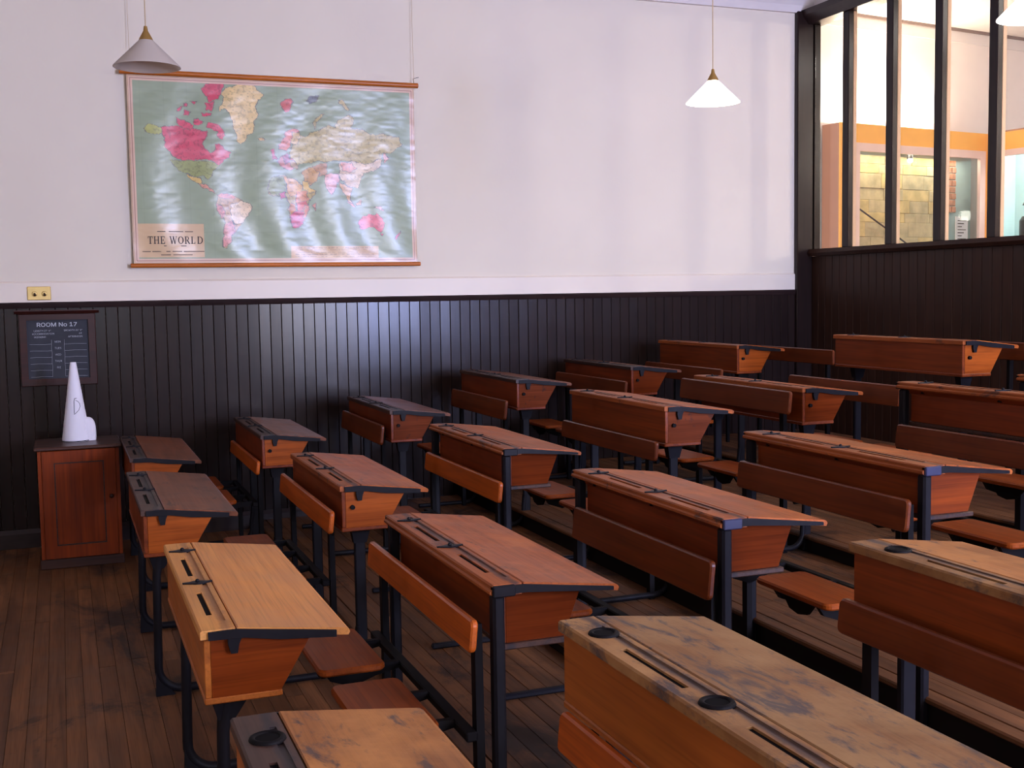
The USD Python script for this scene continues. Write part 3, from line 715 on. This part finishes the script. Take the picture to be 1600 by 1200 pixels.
def bench(label, x, y0, y1, ztop, zfl, h=0.10):
    t = thing('school_bench', label, 'bench', (x, (y0 + y1) / 2, zfl), 0, 'benches behind the last desks')
    L = y1 - y0; H = ztop - zfl
    prof = Polygon([(-L / 2 + .016, H - h + .016), (L / 2 - .016, H - h + .016), (L / 2 - .016, H - .016), (-L / 2 + .016, H - .016)]).buffer(.016, quad_segs=4)
    inner = prof.buffer(-0.004); P = []
    for sh, dx in ((inner, 0), (prof, 0.005), (prof, 0.015), (inner, 0.019)):
        P += [(dx, u, v) for u, v in list(sh.exterior.coords)[:-1]]
    part('backrest', hull(P), 'back_brown', t)
    part('seat', plank_xy(-0.17, 0, 0.22, L - 0.05, 0.03, 0.38, 0.402, 0.006), 'seat_wood', t)
    for s in (-1, 1):
        g = part('leg', box(0.020, 0.048, s * (L / 2 - 0.10) - 0.014, s * (L / 2 - 0.10) + 0.014, 0, H - 0.02, 0.004), 'iron_black', t)
        part('seat_bracket', prism_y([(0.02, 0.34), (0.02, 0.379), (-0.26, 0.379), (-0.26, 0.365), (-0.05, 0.33)], s * (L / 2 - 0.10) - 0.010, s * (L / 2 - 0.10) + 0.010), 'iron_black', g)
        part('front_leg', box(-0.25, -0.225, s * (L / 2 - 0.10) - 0.010, s * (L / 2 - 0.10) + 0.010, 0, 0.366, 0.003), 'iron_black', t)
    return t


bench('bench with low wooden backrest behind the back-row desk nearest the map wall', 4.75, 6.43, 7.45, 1.122, TZ[4])
bench('bench with wooden backrest before the partition, at the right edge', 4.85, 4.25, 5.12, 1.222, TZ[4])

# ------------------------------------------------------------------ cupboard and dunce cap
cb = thing('cupboard', 'small brown wooden cupboard with panelled door against the boarded wall', 'cupboard', (0.06, 7.10, 0))
CW, CDp, CH = 0.44, 0.44, 0.70
part('side_panel', box(-CW / 2, -CW / 2 + 0.02, 0.0, CDp, 0.0, CH - 0.02), 'cupboard_wood', cb)
part('side_panel', box(CW / 2 - 0.02, CW / 2, 0.0, CDp, 0.0, CH - 0.02), 'cupboard_wood', cb)
part('back_panel', box(-CW / 2 + 0.02, CW / 2 - 0.02, CDp - 0.012, CDp, 0.0, CH - 0.02), 'cupboard_wood', cb)
part('top', box(-CW / 2 - 0.018, CW / 2 + 0.018, -0.022, CDp + 0.01, CH - 0.0195, CH + 0.002, 0.006), 'cupboard_top', cb)
part('plinth', box(-CW / 2 - 0.008, CW / 2 + 0.008, -0.012, 0.03, 0.0, 0.055, 0.003), 'cupboard_top', cb)
part('bottom_board', box(-CW / 2 + 0.02, CW / 2 - 0.02, 0.03, CDp - 0.012, 0.04, 0.055), 'cupboard_wood', cb)
dr = part('door', unmani(mani(box(-CW / 2 + 0.021, CW / 2 - 0.021, -0.010, 0.010, 0.057, CH - 0.022, 0.002)) - mani(box(-CW / 2 + 0.085, CW / 2 - 0.085, -0.05, 0.05, 0.13, CH - 0.09))), 'cupboard_wood', cb)
part('door_panel', box(-CW / 2 + 0.080, CW / 2 - 0.080, 0.0, 0.008, 0.125, CH - 0.085), 'cupboard_wood', dr)
for nm, bx in (('bead', box(-CW / 2 + 0.085, CW / 2 - 0.085, -0.006, 0.0, 0.13, 0.137)), ('bead', box(-CW / 2 + 0.085, CW / 2 - 0.085, -0.006, 0.0, CH - 0.097, CH - 0.09)),
               ('bead', box(-CW / 2 + 0.085, -CW / 2 + 0.092, -0.006, 0.0, 0.137, CH - 0.097)), ('bead', box(CW / 2 - 0.092, CW / 2 - 0.085, -0.006, 0.0, 0.137, CH - 0.097))):
    part(nm, bx, 'cupboard_top', dr)
part('knob', trimesh.creation.icosphere(2, 0.012).apply_translation([CW / 2 - 0.05, -0.020, 0.40]), 'cupboard_top', dr, smooth=True)

CY = 7.36
dc = thing('dunce_cap', 'white paper dunce cap marked with a black D on the cupboard', 'hat', (0.055, CY, CH + 0.0025))
ch_, r0, r1 = 0.465, 0.081, 0.017
cone = lathe([(0.0, 0.0), (r0, 0.0), (r0, 0.004), (r1, ch_), (r1 - 0.004, ch_), (0.004, ch_ - 0.03), (0, ch_ - 0.03)], 64)
part('cone', cone, 'white_card', dc, smooth=30)
ear = trimesh.creation.icosphere(4, 1.0)
v = ear.vertices.copy()
v = np.sign(v) * np.abs(v) ** 0.75
v = v * np.array([0.050, 0.036, 0.094])
ear.vertices = v + np.array([0.062, -0.012, 0.044])
ear = trimesh.intersections.slice_mesh_plane(ear, [0, 0, 1], [0, 0, 0.0], cap=True, engine='earcut') if False else unmani(mani(ear) ^ mani(box(-1, 1, -1, 1, 0.0, 1)))
part('side_fold', ear, 'white_card', dc, smooth=40)
part('brim', tube([(0.0815 * math.cos(a), 0.0815 * math.sin(a), 0.003) for a in np.linspace(math.radians(180), math.radians(330), 24)], 0.0022, 6), 'marker_ink', dc, label='dark lower edge')


def on_cone(dx, z):
    rr = r0 + (r1 - r0) * z / ch_ + 0.0008
    return (dx, -math.sqrt(max(rr * rr - dx * dx, 0)), z)


DS = [(0.010, 0.255), (-0.001, 0.252), (-0.004, 0.238), (-0.005, 0.20), (-0.006, 0.165)]
part('letter', tube([on_cone(a, b) for a, b in DS], 0.0016, 6), 'marker_ink', dc, label='black letter D, its stem')
part('letter', tube([on_cone(a, b) for a, b in [(0.004, 0.243), (0.016, 0.236), (0.026, 0.222), (0.028, 0.205), (0.020, 0.185), (0.006, 0.170), (-0.008, 0.160)]], 0.0013, 6), 'marker_ink', dc, label='black letter D, its bow')

# ------------------------------------------------------------------ notice board ROOM No 17 and switch plate
nb = thing('notice_board', 'small framed blackboard reading ROOM No 17 on the dark boarded wall', 'notice board', (-0.022, YW - 0.0135, 1.0))
part('slate', box(-0.200, 0.200, -0.014, -0.006, 0.03, 0.43), 'slate', nb)
part('frame', unmani(mani(box(-0.222, 0.222, -0.026, 0.0, 0.005, 0.452, 0.004)) - mani(box(-0.178, 0.178, -0.1, -0.005, 0.05, 0.412))), 'frame_wood', nb)
part('cornice', prism_x([(0.0, 0.452), (-0.034, 0.452), (-0.050, 0.468), (-0.050, 0.475), (0.0, 0.475)], -0.245, 0.245), 'frame_wood', nb)


def on_board(text, hgt, cx, z, yoff=-0.0140, center=True, bold=False, squeeze=1.0):
    m = meshkit.text_mesh(text, hgt, 0.0008, bold=bold)
    v = m.vertices.copy(); v[:, 0] *= squeeze
    w = v[:, 0].max() - v[:, 0].min()
    m.vertices = np.stack([v[:, 0] + (cx - w / 2 if center else cx), yoff - v[:, 2], v[:, 1] + z], 1)
    return m


part('lettering', on_board('ROOM No 17', 0.024, -0.006, 0.372, bold=True, squeeze=1.15), 'chalk', nb, label='title ROOM No 17')
part('lettering', cat(on_board("LENGTH 27' 6\"", 0.010, -0.090, 0.342), on_board("BREADTH 22' 0\"", 0.010, 0.088, 0.342), on_board('ACCOMMODATION', 0.010, -0.085, 0.323),
                      on_board('60', 0.010, 0.13, 0.323), on_board('MORNING', 0.010, -0.105, 0.303), on_board('AFTERNOON', 0.010, 0.10, 0.303)), 'chalk', nb, label='small chalk lines of writing', kind='stuff')
part('lettering', cat(*[on_board(d, 0.011, -0.004, 0.272 - i * 0.040) for i, d in enumerate(('MON', 'TUES', 'WED', 'THUR', 'FRI'))]), 'chalk', nb, label='column of weekday names', kind='stuff')
rows_ = [box(a, b, -0.0148, -0.0140, 0.262 - i * 0.040, 0.2632 - i * 0.040) for i in range(6) for a, b in ((-0.165, -0.04), (0.035, 0.165))]
part('ruled_lines', cat(*rows_, *[box(a, a + 0.001, -0.0148, -0.0140, 0.062, 0.29) for a in (-0.04, 0.034)]), 'chalk', nb, kind='stuff')

sw = thing('switch_plate', 'brass double light switch plate on the white painted band', 'light switch', (-0.119, YW - 0.0165, 1.578))
part('plate', box(-0.068, 0.068, -0.008, 0.0, -0.042, 0.042, 0.004), 'brass', sw)
for s in (-1, 1):
    k_ = part('rose', lathe([(0, 0), (0.016, 0), (0.016, 0.003), (0.012, 0.007), (0, 0.008)], 24).apply_transform(trimesh.transformations.rotation_matrix(math.pi / 2, [1, 0, 0])).apply_translation([s * 0.028 + 0.002, -0.008, -0.003]), 'brass', sw, smooth=30)
    part('toggle', cyl((s * 0.028 + 0.002, -0.014, -0.003), (s * 0.028 + 0.004, -0.028, -0.012), 0.0065, 10, 0.008), 'dark_knob', k_, smooth=30)

# ------------------------------------------------------------------ wall map
MX0, MX1, MZ0, MZ1 = 0.432, 2.318, 1.735, 2.950
wm = thing('wall_map', 'large creased world map on wooden rods hanging on the white wall', 'map', (MX0, YW - 0.03, MZ0))
MW, MH = MX1 - MX0, MZ1 - MZ0


def px2uv(p):
    """Points read off the photograph's map to (u, v) on the sheet, v downwards."""
    p = np.asarray(p, float)
    u = (p[:, 0] - 204.5) / 442.0
    top = 119.5 + 13.0 * u; bot = 415.5 - 3.0 * u
    return np.stack([u, (p[:, 1] - top) / (bot - top)], 1)


SEA, PINK, TAN, KHAKI = S(150, 163, 130), S(214, 72, 96), S(222, 190, 138), S(196, 178, 120)
REGIONS = [
    (S(176, 178, 96), [(225, 203), (232, 197), (243, 199), (253, 201), (254, 208), (248, 211), (240, 210), (232, 208)]),
    (S(152, 158, 90), [(262, 250), (290, 252), (326, 254), (336, 258), (330, 264), (324, 272), (318, 282), (312, 276), (300, 278), (288, 272), (276, 268), (266, 258)]),
    (PINK, [(253, 201), (262, 199), (277, 198), (290, 200), (300, 204), (310, 205), (318, 205), (317, 213), (313, 221), (312, 228), (317, 236), (322, 240), (328, 239), (330, 232), (329, 226), (336, 224), (342, 230), (346, 236), (354, 240), (350, 247), (342, 250), (336, 256), (330, 258), (326, 252), (316, 250), (308, 250), (300, 251), (285, 251), (272, 248), (263, 238), (256, 228), (254, 215)]),
    (PINK, [(319, 152), (314, 144), (312, 139), (322, 131), (335, 128), (346, 131), (346, 138), (340, 146), (337, 155), (330, 158), (324, 159)]),
    (PINK, [(318, 196), (322, 193), (335, 196), (343, 205), (346, 212), (341, 218), (334, 214), (336, 206), (326, 203), (318, 200)]),
    (PINK, [(274, 184), (281, 188), (290, 192), (297, 197), (296, 202), (287, 203), (280, 198), (273, 194)]), (PINK, [(277, 170), (283, 168), (281, 174), (275, 176)]),
    (PINK, [(286, 163), (291, 162), (290, 167), (286, 168)]), (PINK, [(297, 158), (304, 160), (300, 164)]), (PINK, [(316, 162), (330, 160), (330, 168), (326, 174), (318, 172)]),
    (PINK, [(285, 175), (295, 178), (292, 182), (284, 180)]), (PINK, [(312, 177), (326, 178), (325, 182), (313, 182)]), (PINK, [(298, 188), (308, 186), (312, 192), (304, 196), (299, 194)]),
    (S(222, 188, 104), [(286, 273), (296, 278), (306, 280), (308, 287), (302, 288), (296, 283), (289, 278)]), (S(216, 150, 120), [(303, 288), (312, 290), (322, 297), (326, 302), (318, 300), (308, 293)]),
    (S(200, 160, 110), [(331, 304), (345, 303), (358, 308), (365, 315), (381, 320), (382, 326), (376, 338), (369, 347), (362, 355), (357, 362), (350, 372), (346, 385), (343, 391), (337, 388), (337, 378), (340, 362), (341, 350), (340, 342), (333, 335), (328, 322), (331, 312)]),
    (S(214, 120, 84), [(331, 304), (345, 303), (358, 308), (356, 312), (344, 310), (334, 310)]), (S(206, 128, 120), [(328, 320), (336, 322), (342, 336), (338, 342), (331, 332)]),
    (S(234, 206, 168), [(352, 322), (365, 316), (381, 320), (382, 327), (375, 340), (366, 350), (357, 352), (352, 342), (350, 330)]), (S(224, 150, 142), [(341, 350), (352, 346), (356, 356), (350, 372), (345, 386), (338, 388), (338, 372)]),
    (S(230, 198, 132), [(350, 139), (360, 134), (370, 128), (388, 130), (394, 139), (402, 144), (406, 148), (396, 156), (393, 168), (396, 178), (390, 190), (388, 207), (380, 212), (374, 222), (368, 226), (364, 222), (362, 208), (358, 192), (352, 176), (345, 170), (336, 172), (342, 164), (345, 152), (341, 148)]),
    (TAN, [(396, 216), (402, 214), (404, 218), (398, 220)]),
    (S(206, 96, 88), [(432, 160), (438, 155), (448, 154), (451, 158), (446, 163), (447, 171), (440, 174), (435, 169)]), (S(120, 124, 124), [(472, 154), (480, 149), (491, 148), (486, 158), (476, 159)]),
    (KHAKI, [(481, 191), (486, 184), (493, 178), (498, 176), (492, 185), (486, 190), (483, 200)]), (KHAKI, [(523, 156), (528, 152), (534, 160), (538, 170), (532, 168)]),
    (KHAKI, [(446, 214), (455, 205), (464, 212), (470, 213), (478, 208), (490, 203), (498, 196), (508, 195), (516, 199), (522, 186), (533, 180), (540, 178), (546, 184), (546, 192), (540, 198), (550, 200), (558, 198), (566, 205), (580, 207), (592, 206), (604, 210), (620, 210), (622, 219), (625, 224), (616, 231), (605, 237), (592, 236), (588, 244), (580, 252), (570, 258), (560, 256), (545, 250), (530, 248), (515, 250), (500, 252), (488, 250), (478, 252), (466, 255), (456, 256), (446, 254), (444, 245), (444, 234), (448, 224)]),
    (S(222, 132, 104), [(437, 207), (443, 202), (452, 199), (458, 203), (452, 212), (447, 218), (444, 226), (438, 236), (428, 232), (427, 225), (434, 217)]), (S(214, 180, 120), [(450, 206), (458, 204), (460, 214), (454, 224), (446, 222)]),
    (S(200, 84, 104), [(413, 235), (418, 233), (420, 242), (424, 248), (418, 250)]),
    (S(196, 116, 96), [(428, 246), (436, 242), (446, 248), (456, 256), (452, 262), (444, 266), (436, 264), (428, 258), (424, 252)]), (S(170, 96, 110), [(432, 244), (440, 240), (444, 250), (436, 256)]), (S(180, 150, 110), [(444, 250), (456, 256), (452, 264), (444, 260)]),
    (S(186, 132, 86), [(478, 258), (500, 254), (502, 272), (488, 274), (480, 268)]), (S(204, 156, 96), [(462, 268), (476, 260), (488, 268), (484, 282), (474, 290), (466, 284)]),
    (S(224, 196, 160), [(522, 252), (545, 250), (562, 256), (588, 246), (589, 256), (578, 266), (560, 268), (556, 278), (550, 292), (540, 292), (528, 284), (520, 272)]), (S(224, 150, 118), [(524, 252), (540, 252), (548, 262), (536, 268), (526, 264)]),
    (S(222, 160, 148), [(500, 272), (518, 270), (522, 280), (514, 290), (508, 303), (503, 298), (498, 286)]),
    (S(222, 174, 120), [(520, 284), (534, 290), (542, 294), (536, 306), (541, 318), (534, 312), (527, 300)]), (S(220, 150, 120), [(533, 314), (540, 318), (546, 323), (541, 323)]), (S(222, 176, 140), [(546, 318), (554, 313), (555, 320), (549, 322)]),
    (S(214, 150, 120), [(592, 242), (596, 236), (600, 246), (594, 254)]),
    (S(190, 164, 96), [(412, 282), (420, 276), (432, 274), (446, 278), (456, 284), (466, 292), (474, 294), (482, 298), (476, 308), (470, 318), (470, 330), (466, 342), (462, 352), (452, 358), (446, 358), (441, 346), (438, 334), (440, 320), (436, 310), (428, 307), (416, 307), (408, 302), (407, 294)]),
    (S(150, 158, 104), [(410, 282), (420, 276), (434, 276), (438, 300), (426, 307), (414, 305), (408, 298)]), (S(216, 160, 84), [(434, 276), (450, 280), (462, 290), (456, 306), (442, 308), (438, 296)]), (S(226, 186, 96), [(464, 282), (474, 294), (482, 298), (472, 302), (462, 296)]),
    (S(212, 126, 70), [(452, 300), (466, 300), (472, 312), (462, 322), (450, 316)]), (S(208, 102, 130), [(424, 303), (434, 301), (436, 309), (427, 311)]), (S(214, 96, 92), [(452, 318), (466, 314), (470, 322), (462, 332), (454, 330)]), (S(216, 140, 76), [(440, 318), (450, 320), (452, 334), (441, 336)]),
    (S(204, 66, 92), [(440, 336), (452, 330), (464, 332), (462, 350), (452, 358), (446, 358), (442, 346)]), (S(214, 120, 90), [(465, 322), (470, 322), (467, 340), (462, 340)]), (S(200, 120, 90), [(478, 322), (482, 318), (480, 330)]),
    (S(226, 92, 108), [(550, 346), (556, 340), (564, 338), (568, 334), (574, 336), (578, 333), (586, 340), (592, 348), (592, 356), (586, 364), (581, 362), (576, 357), (567, 357), (560, 358), (553, 360), (551, 352)]), (PINK, [(586, 366), (590, 366), (588, 370)]),
    (S(214, 92, 108), [(608, 374), (614, 368), (618, 362), (616, 370), (611, 376)]), (S(222, 170, 160), [(576, 324), (586, 322), (591, 328), (582, 327)]),
]
NU, NV = 470, 300
uu, vv = np.meshgrid(np.linspace(0, 1, NU), np.linspace(0, 1, NV))
wob = np.stack([meshkit.fbm(np.stack([uu * 60, vv * 40, uu * 0 + 3], -1), 3, 5) - 0.5, meshkit.fbm(np.stack([uu * 60, vv * 40, uu * 0 + 9], -1), 3, 8) - 0.5], -1) * np.array([0.014, 0.020])
qu, qv = uu + wob[..., 0], vv + wob[..., 1]
col = np.empty((NV, NU, 3)); col[:] = SEA
shade = meshkit.fbm(np.stack([uu * 9, vv * 7, uu * 0], -1), 4, 2)[..., None]
col *= 0.93 + 0.14 * shade
fine = meshkit.fbm(np.stack([uu * 150, vv * 110, uu * 0 + 1], -1), 3, 4)
edge_any = np.zeros((NV, NU), bool)
for cc, pts in REGIONS:
    pg = Polygon(px2uv(pts)).buffer(0)
    inside = shapely.contains_xy(pg, qu.ravel(), qv.ravel()).reshape(NV, NU)
    big = shapely.contains_xy(pg.buffer(0.0022), qu.ravel(), qv.ravel()).reshape(NV, NU)
    col[big & ~inside] = np.array(S(112, 108, 96))
    col[inside] = np.array(cc)
    edge_any |= inside
col[edge_any] *= (0.80 + 0.36 * meshkit.fbm(np.stack([uu * 46, vv * 34, uu * 0 + 7], -1), 3, 21))[edge_any][:, None]
speck = (fine > 0.62) & edge_any
col[speck] *= 0.72
# rivers and small type all over the land, thin meridians over the sea
for k in range(13):
    line = np.abs(uu - (0.04 + k * 0.0767)) < 0.0009
    col[line & ~edge_any] *= 0.93
for k in range(8):
    line = np.abs(vv - (0.08 + k * 0.125)) < 0.0012
    col[line & ~edge_any] *= 0.93


def rect(u0, u1, v0, v1, c):
    mk = (uu > u0) & (uu < u1) & (vv > v0) & (vv < v1)
    col[mk] = np.array(c)


CREAM = S(214, 178, 134)
rect(0.018, 0.235, 0.785, 0.965, CREAM)
rect(0.535, 0.855, 0.905, 0.975, CREAM)
for k in range(5):
    v0 = 0.915 + k * 0.012
    mk = (uu > 0.55) & (uu < 0.84) & (np.abs(vv - v0) < 0.0025) & (fine > 0.46)
    col[mk] = np.array(S(178, 146, 112))
# printed border: cream margin with a dark red line
bu = np.minimum(uu, 1 - uu) * MW; bv = np.minimum(vv, 1 - vv) * MH
bd = np.minimum(bu, bv)
col[bd < 0.034] = np.array(S(220, 184, 158))
col[(bd < 0.024) & (bd > 0.018)] = np.array(S(150, 96, 86))
col[bd < 0.010] = np.array(S(196, 160, 128))
# the sheet: hangs from the top rod, rippled and creased
wav = 0.006 * np.sin(uu * 31 + 3 * np.sin(vv * 3.1)) * (0.25 + vv) + 0.010 * (meshkit.fbm(np.stack([uu * 7, vv * 3.0, uu * 0 + 2], -1), 3, 11) - 0.5) + 0.0024 * (meshkit.fbm(np.stack([uu * 24, vv * 34, uu * 0 + 5], -1), 2, 13) - 0.5)
wav *= np.clip(np.minimum(vv, 1 - vv) * 14, 0.1, 1)
zz = MH - 0.018 - vv * (MH - 0.036)
V = np.stack([0.012 + uu * (MW - 0.024), -0.004 + wav * 0.9, zz], -1).reshape(-1, 3)
idx = np.arange(NU * NV).reshape(NV, NU)
a, b, c_, d = idx[:-1, :-1].ravel(), idx[:-1, 1:].ravel(), idx[1:, 1:].ravel(), idx[1:, :-1].ravel()
F = np.vstack([np.stack([a, d, c_], 1), np.stack([a, c_, b], 1)])
sheet = trimesh.Trimesh(V, F, process=False)
mm = usdkit.mesh(stage, path_for('map_sheet', wm), sheet, MAT['map_print'], smooth=True)
pv = UsdGeom.PrimvarsAPI(mm).CreatePrimvar('map_color', Sdf.ValueTypeNames.Color3fArray, 'vertex')
pv.Set(Vt.Vec3fArray.FromNumpy(col.reshape(-1, 3).astype(np.float32)))
sheet_path = str(mm.GetPrim().GetPath())


def rod(x0, x1, z, r):
    return tube([(x0, 0, z), (x0 + 0.002, 0, z), (x1 - 0.002, 0, z), (x1, 0, z)], [r * 0.8, r, r, r * 0.8], 16)


part('top_rod', rod(-0.03, MW + 0.016, MH - 0.002, 0.017).apply_translation([0, -0.012, 0]), 'rod_wood', wm, smooth=40)
part('bottom_rod', rod(-0.008, MW + 0.008, 0.008, 0.014).apply_translation([0, -0.004, 0]), 'rod_wood', wm, smooth=40)
for x0 in (0.035, MW - 0.012):
    part('hanging_cord', tube([(x0, -0.012, MH + 0.014), (x0, -0.002, MH + 0.25), (x0, 0.005, ZC - MZ0 - 0.20)], 0.0014, 6), 'flex', wm)
part('cord_hook', tube([(MW - 0.012, -0.012, MH + 0.014), (MW - 0.02, -0.016, MH + 0.04), (MW + 0.004, -0.016, MH + 0.05), (MW + 0.022, -0.012, MH + 0.055)], 0.0018, 6), 'black_metal', wm)


def serif_text(text, height):
    """Roman capitals with slab serifs for the map's title, as shapely shapes."""
    w_, t_, s_ = 0.16, 0.055, 0.05
    out, cx = [], 0.0

    def ln(pts, w=w_): return LineString(pts).buffer(w / 2, cap_style=2, join_style=2)

    def ser(x, y, ww=0.34): return shapely.box(x - ww / 2, y - (0 if y < 0.5 else 0.07), x + ww / 2, y + (0.07 if y < 0.5 else 0))
    G = {'T': (0.82, lambda: [ln([(0.41, 0), (0.41, 1)]), shapely.box(0.02, 0.91, 0.80, 1), shapely.box(0.02, 0.72, 0.09, 1), shapely.box(0.73, 0.72, 0.80, 1), ser(0.41, 0)]),
         'H': (0.95, lambda: [ln([(0.2, 0), (0.2, 1)]), ln([(0.75, 0), (0.75, 1)]), shapely.box(0.2, 0.47, 0.75, 0.55), ser(0.2, 0), ser(0.75, 0), ser(0.2, 1), ser(0.75, 1)]),
         'E': (0.82, lambda: [ln([(0.2, 0), (0.2, 1)]), shapely.box(0.03, 0, 0.74, 0.08), shapely.box(0.03, 0.92, 0.72, 1), shapely.box(0.2, 0.47, 0.56, 0.54), shapely.box(0.66, 0, 0.74, 0.28), shapely.box(0.65, 0.74, 0.72, 1), shapely.box(0.5, 0.36, 0.56, 0.64)]),
         'W': (1.25, lambda: [ln([(0.14, 1), (0.38, 0)]), ln([(0.38, 0), (0.62, 0.95)], t_ * 1.3), ln([(0.60, 1), (0.86, 0)]), ln([(0.86, 0), (1.1, 1)], t_ * 1.3), ser(0.14, 1), ser(0.6, 1), ser(1.1, 1, 0.28)]),
         'O': (0.95, lambda: [shapely.affinity.scale(Point(0.46, 0.5).buffer(0.5), 0.88, 1.0) - shapely.affinity.scale(Point(0.46, 0.5).buffer(0.5), 0.56, 0.86)]),
         'R': (0.92, lambda: [ln([(0.2, 0), (0.2, 1)]), (shapely.box(0.2, 0.48, 0.45, 1).union(Point(0.45, 0.74).buffer(0.26)) - shapely.box(0.28, 0.55, 0.45, 0.93) - shapely.affinity.scale(Point(0.45, 0.74).buffer(0.19), 0.7, 1)), ln([(0.45, 0.5), (0.78, 0.0)]), ser(0.2, 0), shapely.box(0.66, 0, 0.92, 0.07), ser(0.2, 1, 0.3)]),
         'L': (0.90, lambda: [ln([(0.2, 0), (0.2, 1)]), shapely.box(0.03, 0, 0.70, 0.08), shapely.box(0.62, 0, 0.70, 0.30), ser(0.2, 1)]),
         'D': (0.98, lambda: [ln([(0.2, 0), (0.2, 1)]), ((shapely.box(0.2, 0, 0.42, 1).union(Point(0.42, 0.5).buffer(0.5))).intersection(shapely.box(0.2, 0, 1.2, 1)) - shapely.box(0.27, 0.08, 0.42, 0.92) - shapely.affinity.scale(Point(0.42, 0.5).buffer(0.42), 0.80, 1)), ser(0.2, 0, 0.3), ser(0.2, 1, 0.3)])}
    for ch in text:
        if ch == ' ':
            cx += 0.55; continue
        w, f = G[ch]
        out.append(shapely.affinity.translate(unary_union(f()), cx, 0)); cx += w + 0.10
    return shapely.affinity.scale(unary_union(out), height, height, origin=(0, 0)), cx * height


shp, tw = serif_text('THE WORLD', 0.047)


def on_sheet(m, u, v, width):
    """Lettering on the sheet: local x, z from the (u, v) of its lower left corner, following the sheet's ripple."""
    from scipy.ndimage import map_coordinates
    w0 = m.vertices[:, 0].max()
    vv_ = m.vertices.copy()
    X = 0.012 + u * (MW - 0.024) + vv_[:, 0] * (width / w0)
    Z = MH - 0.018 - v * (MH - 0.036) + vv_[:, 1]
    uc = (X - 0.012) / (MW - 0.024); vc = (MH - 0.018 - Z) / (MH - 0.036)
    dep = map_coordinates(wav * 0.9, [np.clip(vc * (NV - 1), 0, NV - 1), np.clip(uc * (NU - 1), 0, NU - 1)], order=1)
    m.vertices = np.stack([X, -0.004 + dep - 0.0007 - vv_[:, 2], Z], 1)
    return m


part('lettering', on_sheet(poly(shp, 0.0006), 0.048, 0.892, 0.340), 'print_ink', sheet_path, label='title THE WORLD')
small = [on_sheet(box(0, 1, 0, 0.0045, 0, 0.0005).apply_scale(1.0), u_, v_, w_) for u_, v_, w_ in ((0.08, 0.828, 0.05), (0.118, 0.828, 0.09), (0.172, 0.828, 0.05), (0.03, 0.935, 0.05), (0.062, 0.935, 0.11), (0.128, 0.935, 0.06), (0.165, 0.935, 0.13), (0.09, 0.953, 0.06), (0.13, 0.953, 0.12), (0.10, 0.905, 0.14))]
part('small_print', cat(*small), 'print_ink', sheet_path, label='lines of small print', kind='stuff')


# ------------------------------------------------------------------ pendant lamps
def pendant(label, x, y, zr, lit, r=0.139, hh=0.118):
    t = thing('pendant_lamp', label, 'lamp', (x, y, zr), 0, 'conical pendant lamps on thin cords')
    prof = [(0.022, hh), (0.028, hh - 0.003), (r, 0.004), (r + 0.001, 0.0), (r - 0.003, 0.0), (0.024, hh - 0.006), (0.020, hh - 0.002), (0.022, hh)]
    part('shade', lathe(prof, 64), 'opal_glass_lit' if lit else 'opal_glass', t, smooth=40)
    cp = part('gallery_cap', lathe([(0, hh + 0.055), (0.007, hh + 0.055), (0.010, hh + 0.035), (0.026, hh + 0.006), (0.030, hh - 0.004), (0.026, hh - 0.006), (0.0, hh - 0.004)], 32), 'lamp_brass', t, smooth=30, label='small brass cap')
    part('bulb', trimesh.creation.icosphere(3, 0.030).apply_translation([0, 0, hh - 0.055]), 'bulb_lit' if lit else 'bulb_off', t, smooth=True)
    part('holder', cyl((0, 0, hh - 0.035), (0, 0, hh - 0.004), 0.014, 16), 'lamp_brass', t, smooth=30)
    part('cord', cyl((0, 0, hh + 0.05), (0, 0, ZC - zr - 0.02), 0.0026, 8), 'flex', t)
    part('ceiling_rose', lathe([(0, ZC - zr - 0.03), (0.035, ZC - zr - 0.03), (0.045, ZC - zr - 0.008), (0.045, ZC - zr - 0.0005), (0, ZC - zr - 0.0005)], 32), 'ceiling_paint', t, smooth=30)


pendant('unlit grey-white conical pendant lamp hanging before the map corner', 0.390, 5.3, 2.522, False)
pendant('glowing white conical pendant lamp hanging before the bare wall', 3.205, 5.36, 2.500, True)
pendant('glowing conical pendant lamp cut off by the top right corner', 3.50, 3.50, 2.545, True)
